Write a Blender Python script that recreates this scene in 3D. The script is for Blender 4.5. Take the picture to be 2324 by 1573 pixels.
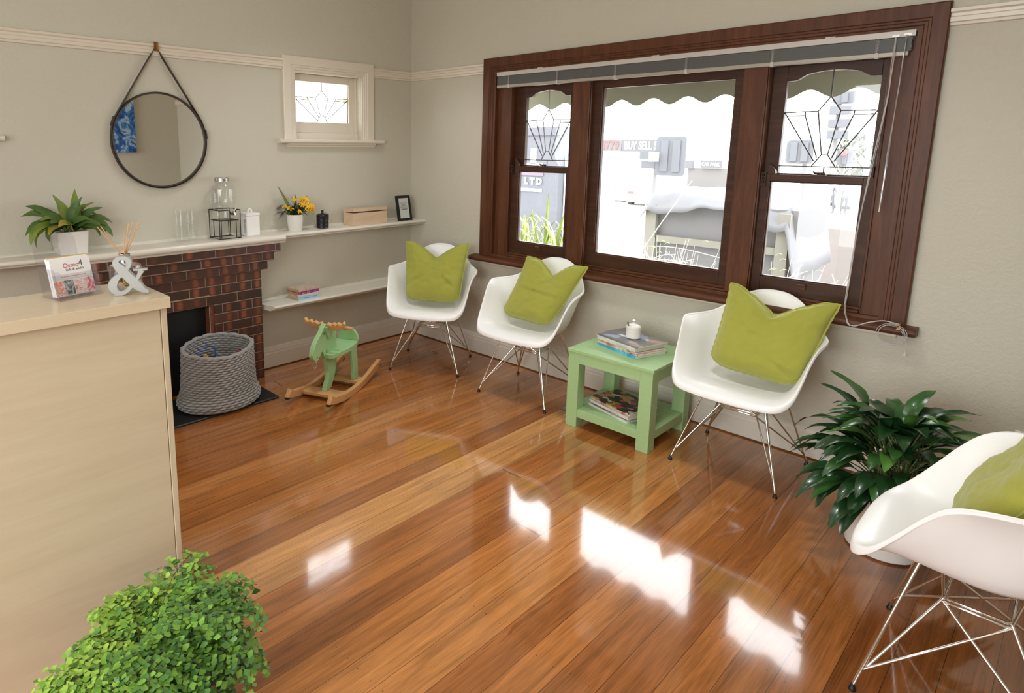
import bpy, bmesh, math, random
from math import sin, cos, pi, radians, sqrt, atan2, floor, exp
from mathutils import Vector, Matrix, noise

for _o in list(bpy.data.objects):
    bpy.data.objects.remove(_o)
SC = bpy.context.scene
COL = SC.collection

# ------------------------------------------------------------------ camera
cam = bpy.data.cameras.new('camera')
cam.sensor_width = 36.0
cam.lens = 1436.28 / 2324 * 36.0
cam.shift_x = 0.096572
cam.shift_y = -0.086022
cam.clip_start = 0.05
cam.clip_end = 300
cam_ob = bpy.data.objects.new('camera', cam)
COL.objects.link(cam_ob)
_yaw, _pit, _rol = radians(137.0740), radians(-10.0549), radians(0.3109)
_f = Vector((cos(_pit) * cos(_yaw), cos(_pit) * sin(_yaw), sin(_pit)))
_r0 = Vector((sin(_yaw), -cos(_yaw), 0))
_u0 = _r0.cross(_f)
_r = _r0 * cos(_rol) + _u0 * sin(_rol)
_u = _u0 * cos(_rol) - _r0 * sin(_rol)
cam_ob.matrix_world = Matrix(((_r.x, _u.x, -_f.x, 3.7863), (_r.y, _u.y, -_f.y, -3.4916), (_r.z, _u.z, -_f.z, 1.5345), (0, 0, 0, 1)))
SC.camera = cam_ob

# ------------------------------------------------------------------ world, lamps, exposure
W = bpy.data.worlds.new('overcast_sky')
SC.world = W
W.use_nodes = True
_nt = W.node_tree
_nt.nodes.clear()
_o = _nt.nodes.new('ShaderNodeOutputWorld')
_b = _nt.nodes.new('ShaderNodeBackground')
_tc = _nt.nodes.new('ShaderNodeTexCoord')
_sx = _nt.nodes.new('ShaderNodeSeparateXYZ')
_rm = _nt.nodes.new('ShaderNodeValToRGB')
_rm.color_ramp.elements[0].position = 0.46
_rm.color_ramp.elements[0].color = (0.42, 0.42, 0.42, 1)
_rm.color_ramp.elements[1].position = 0.52
_rm.color_ramp.elements[1].color = (1.0, 1.0, 1.01, 1)
_mp = _nt.nodes.new('ShaderNodeMath'); _mp.operation = 'MULTIPLY_ADD'
_mp.inputs[1].default_value = 0.5; _mp.inputs[2].default_value = 0.5
_nt.links.new(_tc.outputs['Generated'], _sx.inputs[0])
_nt.links.new(_sx.outputs['Z'], _mp.inputs[0])
_nt.links.new(_mp.outputs[0], _rm.inputs[0])
_nt.links.new(_rm.outputs[0], _b.inputs[0])
_b.inputs[1].default_value = 8.5
_nt.links.new(_b.outputs[0], _o.inputs[0])

def area_light(name, loc, aim, size, power, color=(1, 1, 1), size_y=None, portal=False, spread=None):
    l = bpy.data.lights.new(name, 'AREA')
    l.shape = 'RECTANGLE' if size_y else 'DISK'
    l.size = size
    if size_y: l.size_y = size_y
    l.energy = power
    l.color = color
    if spread: l.spread = spread
    if portal: l.cycles.is_portal = True
    o = bpy.data.objects.new(name, l)
    COL.objects.link(o)
    o.location = loc
    o.rotation_euler = (Vector(aim) - Vector(loc)).to_track_quat('-Z', 'Y').to_euler()
    return o

# the photographer's flash, bounced off the white ceiling behind the camera
area_light('bounce_flash', (3.2, -4.0, 1.9), (2.9, -3.5, 2.95), 0.35, 23, (0.93, 0.97, 1.0))
area_light('added_soft_fill', (3.4, -4.95, 1.75), (2.0, -0.3, 0.35), 1.1, 17, (0.93, 0.97, 1.0))  # soft fill light added behind the camera
for _x, _y in ((1.0, -1.15), (2.7, -1.15)):      # overhead fill added under the ceiling, no fixtures built
    area_light('overhead_fill', (_x, _y, 2.935), (_x, _y, 0), 0.30, 7.0, (0.96, 0.985, 1.0), spread=radians(105))
# sky portals in the window openings (sampling aids only, they give no light of their own)
area_light('window_portal', (2.03, 0.16, 1.38), (2.03, -1, 1.38), 2.3, 1, size_y=1.3, portal=True)
area_light('small_window_portal', (-0.14, -0.80, 1.84), (1, -0.80, 1.84), 0.56, 1, size_y=0.40, portal=True)
area_light('fill_window_portal', (2.95, -5.34, 1.32), (2.95, 0, 1.32), 2.6, 1, size_y=2.0, portal=True)

SC.view_settings.view_transform = 'Standard'
SC.view_settings.look = 'None'
SC.view_settings.gamma = 1.0
SC.view_settings.use_curve_mapping = False
SC.view_settings.exposure = 0.0
SC.cycles.max_bounces = 10
SC.cycles.diffuse_bounces = 6
SC.cycles.glossy_bounces = 5
SC.cycles.transparent_max_bounces = 24
SC.cycles.transmission_bounces = 8
SC.cycles.caustics_reflective = False
SC.cycles.caustics_refractive = False
SC.cycles.sample_clamp_indirect = 6.0

# ------------------------------------------------------------------ helpers
def srgb(r, g, b):
    def c(x):
        x /= 255.0
        return x / 12.92 if x <= 0.04045 else ((x + 0.055) / 1.055) ** 2.4
    return (c(r), c(g), c(b), 1.0)

class NT:
    """small wrapper for building node trees"""
    def __init__(s, name):
        s.m = bpy.data.materials.new(name)
        s.m.use_nodes = True
        s.t = s.m.node_tree
        s.t.nodes.clear()
        s.out = s.t.nodes.new('ShaderNodeOutputMaterial')
    def n(s, typ, ins=None, **props):
        nd = s.t.nodes.new('ShaderNode' + typ)
        for k, v in props.items():
            setattr(nd, k, v)
        for k, v in (ins or {}).items():
            s.set(nd.inputs[k], v)
        return nd
    def set(s, sock, v):
        if isinstance(v, bpy.types.NodeSocket):
            s.t.links.new(v, sock)
        elif isinstance(v, bpy.types.Node):
            s.t.links.new(v.outputs[0], sock)
        else:
            sock.default_value = v
    def math(s, op, a, b=0.0, c=0.0, clamp=False):
        nd = s.t.nodes.new('ShaderNodeMath')
        nd.operation = op
        nd.use_clamp = clamp
        for i, v in enumerate((a, b, c)):
            s.set(nd.inputs[i], v)
        return nd.outputs[0]
    def mix(s, fac, a, b, typ='MIX'):
        nd = s.t.nodes.new('ShaderNodeMix')
        nd.data_type = 'RGBA'
        nd.blend_type = typ
        s.set(nd.inputs[0], fac); s.set(nd.inputs[6], a); s.set(nd.inputs[7], b)
        return nd.outputs[2]
    def ramp(s, fac, stops, interp='LINEAR'):
        nd = s.t.nodes.new('ShaderNodeValToRGB')
        cr = nd.color_ramp
        cr.interpolation = interp
        while len(cr.elements) < len(stops):
            cr.elements.new(0.5)
        for e, (p, c) in zip(cr.elements, stops):
            e.position = p
            e.color = c if len(c) == 4 else (*c, 1)
        s.set(nd.inputs[0], fac)
        return nd.outputs[0]
    def coord(s, scale=(1, 1, 1), rot=(0, 0, 0), loc=(0, 0, 0), which='Object'):
        tc = s.n('TexCoord')
        mp = s.n('Mapping', {'Vector': tc.outputs[which], 'Scale': scale, 'Rotation': rot, 'Location': loc})
        return mp.outputs[0]
    def bump(s, h, strength=0.3, dist=0.002):
        return s.n('Bump', {'Height': h, 'Strength': strength, 'Distance': dist}).outputs[0]
    def pbr(s, col, rough=0.5, metal=0.0, normal=None, **kw):
        p = s.n('BsdfPrincipled')
        s.set(p.inputs['Base Color'], col)
        s.set(p.inputs['Roughness'], rough)
        s.set(p.inputs['Metallic'], metal)
        if normal is not None: s.set(p.inputs['Normal'], normal)
        for k, v in kw.items():
            s.set(p.inputs[k.replace('_', ' ')], v)
        s.t.links.new(p.outputs[0], s.out.inputs[0])
        return s.m

def plain(name, col, rough=0.5, metal=0.0, var=0.06, scale=30.0, bump=0.0, bscale=200.0, **kw):
    """paint / plastic / metal with a faint noise variation and optional fine bump"""
    t = NT(name)
    v = t.coord()
    nz = t.n('TexNoise', {'Vector': v, 'Scale': scale, 'Detail': 3.0})
    c2 = tuple(max(0, x * (1 - var)) for x in col[:3]) + (1,)
    c = t.mix(nz.outputs[0], col, c2)
    nrm = None
    if bump:
        nb = t.n('TexNoise', {'Vector': v, 'Scale': bscale, 'Detail': 4.0})
        nrm = t.bump(nb.outputs[0], bump, 0.002)
    return t.pbr(c, rough, metal, nrm, **kw)

def wood(name, cols, axis='X', rough=0.4, grain=1.0, coat=0.0, bump=0.05, dens=1.0, spec=0.3):
    """streaky timber, the grain running along the given object axis"""
    t = NT(name)
    sc = {'X': (1.2, 14, 14), 'Y': (14, 1.2, 14), 'Z': (14, 14, 1.2)}[axis]
    sc = tuple(x * dens for x in sc)
    v = t.coord(sc)
    n1 = t.n('TexNoise', {'Vector': v, 'Scale': 2.0, 'Detail': 6.0, 'Roughness': 0.6, 'Distortion': 0.6})
    v2 = t.coord(tuple(x * 5 for x in sc))
    n2 = t.n('TexNoise', {'Vector': v2, 'Scale': 3.0, 'Detail': 3.0})
    f = t.math('ADD', t.math('MULTIPLY', n1.outputs[0], 0.75), t.math('MULTIPLY', n2.outputs[0], 0.25))
    f = t.math('MULTIPLY_ADD', t.math('SUBTRACT', f, 0.5), 2.2 * grain, 0.5, clamp=True)
    c = t.ramp(f, [(0.0, cols[0]), (0.5, cols[1]), (1.0, cols[2])])
    return t.pbr(c, rough, 0.0, t.bump(f, bump, 0.002), Specular_IOR_Level=spec, Coat_Weight=coat, Coat_Roughness=0.1)

class MB:
    """collects vertices and faces, then links them as ONE mesh object"""
    def __init__(s):
        s.v, s.f, s.m = [], [], []
    def add(s, vs, fs, mi=0, M=None):
        b = len(s.v)
        s.v += [tuple(M @ Vector(v)) for v in vs] if M is not None else [tuple(v) for v in vs]
        s.f += [tuple(b + i for i in f) for f in fs]
        s.m += [mi] * len(fs)
        return s
    def box(s, x0, x1, y0, y1, z0, z1, mi=0, M=None):
        vs = [(x, y, z) for z in (z0, z1) for y in (y0, y1) for x in (x0, x1)]
        fs = [(0, 2, 3, 1), (4, 5, 7, 6), (0, 1, 5, 4), (2, 6, 7, 3), (0, 4, 6, 2), (1, 3, 7, 5)]
        return s.add(vs, fs, mi, M)
    def cbox(s, c, sx, sy, sz, mi=0, M=None):
        return s.box(c[0] - sx / 2, c[0] + sx / 2, c[1] - sy / 2, c[1] + sy / 2, c[2] - sz / 2, c[2] + sz / 2, mi, M)
    def prism(s, poly, a, b, mi=0, M=None):
        """poly in the xy plane (counter-clockwise), extruded from z=a to z=b"""
        n = len(poly)
        vs = [(x, y, a) for x, y in poly] + [(x, y, b) for x, y in poly]
        fs = [tuple(range(n - 1, -1, -1)), tuple(range(n, 2 * n))]
        fs += [(i, (i + 1) % n, n + (i + 1) % n, n + i) for i in range(n)]
        return s.add(vs, fs, mi, M)
    def ext(s, prof, axis, a, b, mi=0, M=None):
        """profile extruded along a world axis; profile pairs are the two other axes in order"""
        n = len(prof)
        def p(q, t):
            return {'x': (t, q[0], q[1]), 'y': (q[0], t, q[1]), 'z': (q[0], q[1], t)}[axis]
        vs = [p(q, a) for q in prof] + [p(q, b) for q in prof]
        fs = [tuple(range(n)), tuple(range(2 * n - 1, n - 1, -1))]
        fs += [(i, n + i, n + (i + 1) % n, (i + 1) % n) for i in range(n)]
        return s.add(vs, fs, mi, M)
    def tube(s, pts, r, n=8, cyc=False, mi=0, caps=True, M=None):
        P = [Vector(p) for p in pts]
        m = len(P)
        rs = r if isinstance(r, (list, tuple)) else [r] * m
        T = []
        for i in range(m):
            a = P[(i - 1) % m] if (cyc or i > 0) else P[i]
            b = P[(i + 1) % m] if (cyc or i < m - 1) else P[i]
            d = (b - a)
            T.append(d.normalized() if d.length > 1e-9 else Vector((0, 0, 1)))
        up = Vector((0, 0, 1)) if abs(T[0].z) < 0.9 else Vector((1, 0, 0))
        u = T[0].cross(up).normalized()
        vs = []
        for i in range(m):
            u = (u - T[i] * u.dot(T[i]))
            u = u.normalized() if u.length > 1e-6 else T[i].orthogonal().normalized()
            w = T[i].cross(u)
            for k in range(n):
                a = 2 * pi * k / n
                vs.append(P[i] + (u * cos(a) + w * sin(a)) * rs[i])
        fs = []
        for i in range(m if cyc else m - 1):
            j = (i + 1) % m
            for k in range(n):
                k2 = (k + 1) % n
                fs.append((i * n + k, i * n + k2, j * n + k2, j * n + k))
        if caps and not cyc:
            fs.append(tuple(range(n - 1, -1, -1)))
            fs.append(tuple(range((m - 1) * n, m * n)))
        return s.add(vs, fs, mi, M)
    def lathe(s, prof, n=32, mi=0, M=None, cap0=True, cap1=True):
        vs = [(r * cos(2 * pi * k / n), r * sin(2 * pi * k / n), z) for r, z in prof for k in range(n)]
        fs = []
        for i in range(len(prof) - 1):
            for k in range(n):
                k2 = (k + 1) % n
                fs.append((i * n + k, i * n + k2, (i + 1) * n + k2, (i + 1) * n + k))
        if cap0: fs.append(tuple(range(n - 1, -1, -1)))
        if cap1: fs.append(tuple(range((len(prof) - 1) * n, len(prof) * n)))
        return s.add(vs, fs, mi, M)
    def grid(s, fn, nu, nv, cyc_u=False, mi=0, M=None, flip=False):
        vs = [fn(i / (nu if cyc_u else nu - 1), j / (nv - 1)) for j in range(nv) for i in range(nu)]
        fs = []
        for j in range(nv - 1):
            for i in range(nu if cyc_u else nu - 1):
                i2 = (i + 1) % nu
                q = (j * nu + i, j * nu + i2, (j + 1) * nu + i2, (j + 1) * nu + i)
                fs.append(q[::-1] if flip else q)
        return s.add(vs, fs, mi, M)
    def ball(s, c, r, n=12, m=8, mi=0, M=None):
        rx, ry, rz = r if isinstance(r, (tuple, list)) else (r, r, r)
        vs = [(c[0] + rx * sin(pi * j / m) * cos(2 * pi * i / n), c[1] + ry * sin(pi * j / m) * sin(2 * pi * i / n), c[2] - rz * cos(pi * j / m)) for j in range(m + 1) for i in range(n)]
        fs = [(j * n + i, j * n + (i + 1) % n, (j + 1) * n + (i + 1) % n, (j + 1) * n + i) for j in range(m) for i in range(n)]
        return s.add(vs, fs, mi, M)
    def build(s, name, mats, parent=None, world=False, smooth=None, bevel=0.0, seg=2, solid=0.0, solid_off=0.0, sub=0, weld=False):
        """world=True: the vertices are world positions and are brought into the parent's frame"""
        me = bpy.data.meshes.new(name)
        vs = s.v
        if world and parent is not None:
            Mi = PM[parent.name].inverted()
            vs = [tuple(Mi @ Vector(v)) for v in vs]
        me.from_pydata(vs, [], s.f)
        if not isinstance(mats, (list, tuple)): mats = [mats]
        for m in mats: me.materials.append(m)
        if len(mats) > 1:
            me.polygons.foreach_set('material_index', s.m)
        bm = bmesh.new()
        bm.from_mesh(me)
        if weld:
            bmesh.ops.remove_doubles(bm, verts=bm.verts, dist=1e-5)
        bmesh.ops.recalc_face_normals(bm, faces=bm.faces)
        bm.to_mesh(me)
        bm.free()
        if smooth is not None:
            me.polygons.foreach_set('use_smooth', [True] * len(me.polygons))
            if smooth < 180:
                me.set_sharp_from_angle(angle=radians(smooth))
        me.update()
        o = bpy.data.objects.new(name, me)
        COL.objects.link(o)
        if parent is not None:
            o.parent = parent
            PM[o.name] = PM[parent.name].copy()
        else:
            PM[o.name] = Matrix.Identity(4)
        if solid:
            md = o.modifiers.new('solid', 'SOLIDIFY'); md.thickness = solid; md.offset = solid_off
        if bevel:
            md = o.modifiers.new('bevel', 'BEVEL'); md.width = bevel; md.segments = seg; md.limit_method = 'ANGLE'; md.angle_limit = radians(40); md.harden_normals = False
        if sub:
            md = o.modifiers.new('sub', 'SUBSURF'); md.levels = sub; md.render_levels = sub
        return o

PM = {}
def thing(name, label, cat, loc=(0, 0, 0), rz=0.0, group=None, kind=None):
    o = bpy.data.objects.new(name, None)
    o.empty_display_size = 0.05
    COL.objects.link(o)
    o.location = loc
    o.rotation_euler = (0, 0, rz)
    PM[o.name] = Matrix.Translation(loc) @ Matrix.Rotation(rz, 4, 'Z')
    return tag(o, label, cat, group, kind)
def tag(o, label, cat, group=None, kind=None):
    o['label'] = label
    o['category'] = cat
    if group: o['group'] = group
    if kind: o['kind'] = kind
    return o
def struct(name, mb, mats, label, cat, **kw):
    return tag(mb.build(name, mats, **kw), label, cat, kind='structure')
def copy_tree(o, parent=None):
    c = o.copy()
    COL.objects.link(c)
    if parent is not None: c.parent = parent
    PM[c.name] = PM[o.name].copy()
    for ch in list(o.children):
        copy_tree(ch, c)
    return c
def place(o, loc, rz=0.0):
    o.location = loc
    o.rotation_euler = (0, 0, rz)
    PM[o.name] = Matrix.Translation(loc) @ Matrix.Rotation(rz, 4, 'Z')
    return o
def mat4(loc=(0, 0, 0), rot=(0, 0, 0)):
    from mathutils import Euler
    return Matrix.Translation(loc) @ Euler(rot).to_matrix().to_4x4()
def frame_mat(o, ux, uy, uz):
    """matrix whose columns are the given axes and origin"""
    return Matrix(((ux[0], uy[0], uz[0], o[0]), (ux[1], uy[1], uz[1], o[1]), (ux[2], uy[2], uz[2], o[2]), (0, 0, 0, 1)))
_tx = {}
def lettering(mb, txt, size, M, mi=0, depth=0.0004, align='CENTER', bold=0.0, sx=1.0):
    """adds lettering (as solid shapes) in the xy plane of M"""
    cu = bpy.data.curves.new('lettering', 'FONT')
    cu.body = txt; cu.size = size; cu.align_x = align; cu.align_y = 'CENTER'
    cu.extrude = depth; cu.offset = bold; cu.resolution_u = 3
    ob = bpy.data.objects.new('lettering', cu)
    COL.objects.link(ob)
    dg = bpy.context.evaluated_depsgraph_get()
    me = bpy.data.meshes.new_from_object(ob.evaluated_get(dg))
    mb.add([(v.co.x * sx, v.co.y, v.co.z) for v in me.vertices], [tuple(p.vertices) for p in me.polygons], mi, M)
    bpy.data.meshes.remove(me)
    bpy.data.objects.remove(ob)
    bpy.data.curves.remove(cu)
def catmull(P, t):
    """point on a Catmull-Rom curve through P, t in 0..1"""
    n = len(P) - 1
    x = min(max(t, 0.0), 1.0) * n
    i = min(int(x), n - 1)
    f = x - i
    p0 = P[max(i - 1, 0)]; p1 = P[i]; p2 = P[i + 1]; p3 = P[min(i + 2, n)]
    return tuple(0.5 * ((2 * b) + (c - a) * f + (2 * a - 5 * b + 4 * c - d) * f * f + (3 * b - a - 3 * c + d) * f ** 3) for a, b, c, d in zip(p0, p1, p2, p3))
def curve_pts(P, n):
    return [catmull(P, i / (n - 1)) for i in range(n)]

# ------------------------------------------------------------------ materials
def m_wall():
    t = NT('wall_paint')
    v = t.coord()
    n0 = t.n('TexNoise', {'Vector': v, 'Scale': 1.3, 'Detail': 2.0})
    c = t.mix(n0.outputs[0], srgb(203, 199, 183), srgb(198, 194, 178))
    n1 = t.n('TexNoise', {'Vector': v, 'Scale': 38.0, 'Detail': 5.0, 'Roughness': 0.65, 'Distortion': 0.8})
    h = t.math('POWER', n1.outputs[0], 2.0)
    return t.pbr(c, 0.55, 0.0, t.bump(h, 0.55, 0.006))
WALL = m_wall()
CEIL = plain('ceiling_paint', srgb(238, 234, 226), 0.8)
TRIM = plain('trim_paint', srgb(222, 213, 197), 0.32, var=0.03)
SHELF = plain('shelf_paint', srgb(224, 219, 207), 0.28, var=0.04)
def m_floor():
    t = NT('floor_boards')
    tc = t.n('TexCoord')
    sp = t.n('SeparateXYZ', {0: tc.outputs['Object']})
    X, Y = sp.outputs[0], sp.outputs[1]
    bw = 0.11
    xs = t.math('DIVIDE', t.math('SUBTRACT', X, 0.03), bw)
    ix = t.math('FLOOR', xs)
    fx = t.math('SUBTRACT', xs, ix)
    w1 = t.n('TexWhiteNoise', {'W': ix}, noise_dimensions='1D')
    L = 7.5
    ys = t.math('ADD', t.math('DIVIDE', Y, L), t.math('MULTIPLY', w1.outputs[0], 7.0))
    iy = t.math('FLOOR', ys)
    fy = t.math('SUBTRACT', ys, iy)
    cid = t.n('CombineXYZ', {0: ix, 1: iy, 2: 3.0})
    w2 = t.n('TexWhiteNoise', {'Vector': cid.outputs[0]}, noise_dimensions='3D')
    R = w2.outputs[0]
    # grain, stretched along the board, shifted per board
    gv = t.n('CombineXYZ', {0: t.math('MULTIPLY', X, 34.0), 1: t.math('ADD', t.math('MULTIPLY', Y, 1.5), t.math('MULTIPLY', R, 40.0)), 2: t.math('MULTIPLY', R, 23.0)})
    g1 = t.n('TexNoise', {'Vector': gv.outputs[0], 'Scale': 1.0, 'Detail': 6.0, 'Roughness': 0.62, 'Distortion': 0.9})
    gv2 = t.n('CombineXYZ', {0: t.math('MULTIPLY', X, 260.0), 1: t.math('MULTIPLY', Y, 9.0), 2: t.math('MULTIPLY', R, 31.0)})
    g2 = t.n('TexNoise', {'Vector': gv2.outputs[0], 'Scale': 1.0, 'Detail': 3.0})
    gv3 = t.n('CombineXYZ', {0: t.math('MULTIPLY', X, 9.0), 1: t.math('MULTIPLY', Y, 0.9), 2: t.math('MULTIPLY', R, 17.0)})
    g3 = t.n('TexNoise', {'Vector': gv3.outputs[0], 'Scale': 1.0, 'Detail': 4.0, 'Distortion': 1.5})
    base = t.ramp(R, [(0.0, srgb(148, 90, 46)), (0.2, srgb(162, 101, 52)), (0.42, srgb(174, 111, 58)), (0.62, srgb(180, 116, 61)), (0.82, srgb(160, 98, 50)), (0.95, srgb(184, 122, 67)), (1.0, srgb(190, 128, 73))])
    honey = t.math('LESS_THAN', t.math('ABSOLUTE', t.math('SUBTRACT', ix, 16.5)), 0.6)      # one wide-open pale board pair
    dark = t.math('MULTIPLY_ADD', t.math('SUBTRACT', ix, 26.0), 0.2, 0.0, clamp=True)       # darker boards at the right, dimmer light painted into their colour
    base = t.mix(t.math('MULTIPLY', honey, 0.55), base, srgb(212, 158, 98))
    base = t.mix(t.math('MULTIPLY', dark, 0.55), base, srgb(112, 62, 30))
    k = t.math('ADD', t.math('MULTIPLY', t.math('SUBTRACT', g1.outputs[0], 0.5), 2.1), t.math('MULTIPLY', t.math('SUBTRACT', g2.outputs[0], 0.5), 1.25))
    k = t.math('ADD', k, t.math('MULTIPLY', t.math('SUBTRACT', g3.outputs[0], 0.5), 1.0))
    val = t.math('MULTIPLY_ADD', k, 0.70, 0.98)
    val = t.math('MAXIMUM', val, 0.3)
    hsv = t.n('HueSaturation', {'Saturation': 1.0, 'Value': val, 'Color': base})
    # dark gum streaks and knots
    st = t.math('GREATER_THAN', t.math('MULTIPLY', g1.outputs[0], g3.outputs[0]), 0.40)
    col = t.mix(t.math('MULTIPLY', st, 0.45), hsv.outputs[0], srgb(70, 36, 18))
    # seams, end joints and nail heads
    ex = t.math('MINIMUM', fx, t.math('SUBTRACT', 1.0, fx))
    seam = t.math('LESS_THAN', ex, 0.009)
    ey = t.math('MINIMUM', fy, t.math('SUBTRACT', 1.0, fy))
    joint = t.math('LESS_THAN', ey, 0.0006)
    line = t.math('MAXIMUM', seam, joint)
    nx = t.math('MULTIPLY', t.math('SUBTRACT', t.math('ABSOLUTE', t.math('SUBTRACT', fx, 0.5)), 0.27), bw)
    ym = t.math('SUBTRACT', t.math('FRACT', t.math('ADD', t.math('DIVIDE', Y, 0.45), t.math('MULTIPLY', w1.outputs[0], 0.08))), 0.5)
    ny = t.math('MULTIPLY', ym, 0.45)
    nail = t.math('LESS_THAN', t.math('SQRT', t.math('ADD', t.math('MULTIPLY', nx, nx), t.math('MULTIPLY', ny, ny))), 0.0022)
    col = t.mix(t.math('MULTIPLY', line, 0.75), col, srgb(45, 24, 14))
    col = t.mix(t.math('MULTIPLY', nail, 0.7), col, srgb(60, 40, 28))
    # varnish ripple
    rv = t.coord((7, 2.2, 1))
    r1 = t.n('TexNoise', {'Vector': rv, 'Scale': 1.0, 'Detail': 2.0})
    r2 = t.n('TexNoise', {'Vector': t.coord((120, 40, 1)), 'Scale': 1.0, 'Detail': 3.0})
    h = t.math('ADD', t.math('MULTIPLY', r1.outputs[0], 0.55), t.math('MULTIPLY', r2.outputs[0], 0.03))
    h = t.math('SUBTRACT', h, t.math('MULTIPLY', line, 0.25))
    h = t.math('SUBTRACT', h, t.math('MULTIPLY', nail, 0.15))
    nrm = t.bump(h, 0.25, 0.004)
    rg = t.math('MULTIPLY_ADD', r1.outputs[0], 0.05, 0.09)
    return t.pbr(col, rg, 0.0, nrm, IOR=1.55, Coat_Weight=0.6, Coat_Roughness=0.05, Coat_IOR=1.6)
FLOOR = m_floor()
DWOOD = wood('stained_window_timber', [srgb(56, 31, 18), srgb(88, 52, 32), srgb(112, 70, 46)], 'X', 0.42, 0.8, 0.0)
DWOODZ = wood('stained_window_timber_upright', [srgb(56, 31, 18), srgb(88, 52, 32), srgb(112, 70, 46)], 'Z', 0.42, 0.8, 0.0)
SASH = wood('sash_timber', [srgb(44, 26, 17), srgb(66, 40, 26), srgb(90, 56, 36)], 'X', 0.42, 0.8, 0.0)
def m_glass(name, tint=(1, 1, 1, 1), refl=0.06, rough=0.0, edge=0.5):
    t = NT(name)
    tr = t.n('BsdfTransparent', {0: tint})
    gl = t.n('BsdfGlossy', {0: (1, 1, 1, 1), 'Roughness': rough})
    lw = t.n('LayerWeight', {0: 0.35})
    f = t.math('MULTIPLY_ADD', t.math('POWER', lw.outputs['Facing'], 2.5), edge, refl, clamp=True)
    mx = t.n('MixShader', {0: f, 1: tr.outputs[0], 2: gl.outputs[0]})
    t.t.links.new(mx.outputs[0], t.out.inputs[0])
    return t.m
PANE = m_glass('window_glass', (0.97, 0.98, 0.98, 1), 0.03, 0.0, 0.25)
CLEAR = m_glass('clear_glass', (0.988, 0.992, 0.988, 1), 0.025, 0.02, 0.55)
ACRYL = m_glass('clear_acrylic', (0.955, 0.955, 0.97, 1), 0.05, 0.03, 0.7)
AMBER = m_glass('amber_glass', srgb(248, 236, 196), 0.05, 0.0, 0.2)
LEAD = plain('lead_came', srgb(96, 94, 91), 0.45, 0.6)
CHROME = plain('chrome', (0.82, 0.80, 0.77, 1), 0.09, 1.0, var=0.02)
STEEL = plain('dull_steel', (0.55, 0.54, 0.52, 1), 0.3, 1.0)
BRASS = plain('aged_brass', srgb(176, 128, 66), 0.3, 1.0)
RUBBER = plain('black_rubber', srgb(22, 22, 22), 0.5)
BLACK = plain('matt_black', srgb(20, 20, 20), 0.55, bump=0.05)
DBRONZE = plain('bronze_hardware', srgb(70, 58, 50), 0.3, 0.8)
# ================================================================== THE ROOM
RX, RY, RZ = 4.53, -5.2, 2.95          # window wall runs x 0..RX at y=0, fireplace wall runs y RY..0 at x=0
struct('floor', MB().box(-0.2, RX + 0.2, RY - 0.2, 0.2, -0.1, 0.0), FLOOR, 'polished honey and brown timber floorboards of the waiting room', 'floor')
struct('ceiling', MB().box(-0.2, RX + 0.2, RY - 0.2, 0.2, RZ, RZ + 0.1), CEIL, 'white ceiling above the waiting room', 'ceiling')
# wall with the big window
mb = MB()
mb.box(-0.2, 0.82, 0, 0.22, 0, RZ); mb.box(3.235, RX + 0.2, 0, 0.22, 0, RZ)
mb.box(0.82, 3.235, 0, 0.22, 0, 0.72); mb.box(0.82, 3.235, 0, 0.22, 2.09, RZ)
struct('wall_right', mb, WALL, 'beige textured wall with the big timber window', 'wall')
# fireplace wall with two small windows
mb = MB()
W2A, W2B, W2Z0, W2Z1 = -1.075, -0.505, 1.578, 2.045
W3A, W3B = -3.515, -2.945
mb.box(-0.22, 0, RY, W3A, 0, RZ); mb.box(-0.22, 0, W3B, W2A, 0, RZ); mb.box(-0.22, 0, W2B, 0, 0, RZ)
for a, b in ((W3A, W3B), (W2A, W2B)):
    mb.box(-0.22, 0, a, b, 0, W2Z0); mb.box(-0.22, 0, a, b, W2Z1, RZ)
struct('wall_left', mb, WALL, 'beige textured wall behind the fireplace and shelves', 'wall')
struct('wall_rear', MB().box(RX, RX + 0.2, RY - 0.2, 0, 0, RZ), WALL, 'beige wall seen in the round mirror behind the blue painting', 'wall')
mb = MB()
mb.box(-0.2, 1.65, RY - 0.2, RY, 0, RZ); mb.box(4.25, RX, RY - 0.2, RY, 0, RZ); mb.box(1.65, 4.25, RY - 0.2, RY, 2.32, RZ); mb.box(1.65, 4.25, RY - 0.2, RY, 0, 0.32)
struct('wall_front', mb, WALL, 'beige wall behind the camera', 'wall')

# skirting boards and picture rails (profiles run d = out from the wall, z = height)
BASE = [(0, 0.008), (0.019, 0.008), (0.019, 0.105), (0.016, 0.109), (0.016, 0.126), (0.012, 0.130), (0.010, 0.145), (0.0, 0.152)]
RAIL = [(0, 2.033), (0.012, 2.036), (0.014, 2.046), (0.021, 2.050), (0.023, 2.066), (0.017, 2.071), (0.018, 2.082), (0.028, 2.088), (0.030, 2.100), (0.0, 2.106)]
def run_left(prof, a, b): return MB().ext([(d, z) for d, z in prof], 'y', a, b)
def run_right(prof, a, b): return MB().ext([(-d, z) for d, z in prof], 'x', a, b)
struct('baseboard_left', run_left(BASE, -1.457, 0), SHELF, 'cream skirting board between the brick fireplace and the corner', 'baseboard', smooth=30)
struct('baseboard_right', run_right(BASE, 0.019, RX), SHELF, 'cream skirting board under the big window', 'baseboard', smooth=30)
struct('trim_1', run_left(RAIL, -2.84, -1.176), TRIM, 'cream picture rail between the two small windows', 'picture rail', smooth=30)
struct('trim_2', run_left(RAIL, -0.40, 0), TRIM, 'short cream picture rail between the small leadlight window and corner', 'picture rail', smooth=30)
struct('trim_3', run_right(RAIL, 0.02, 0.771), TRIM, 'cream picture rail from the corner to the big window', 'picture rail', smooth=30)
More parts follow.
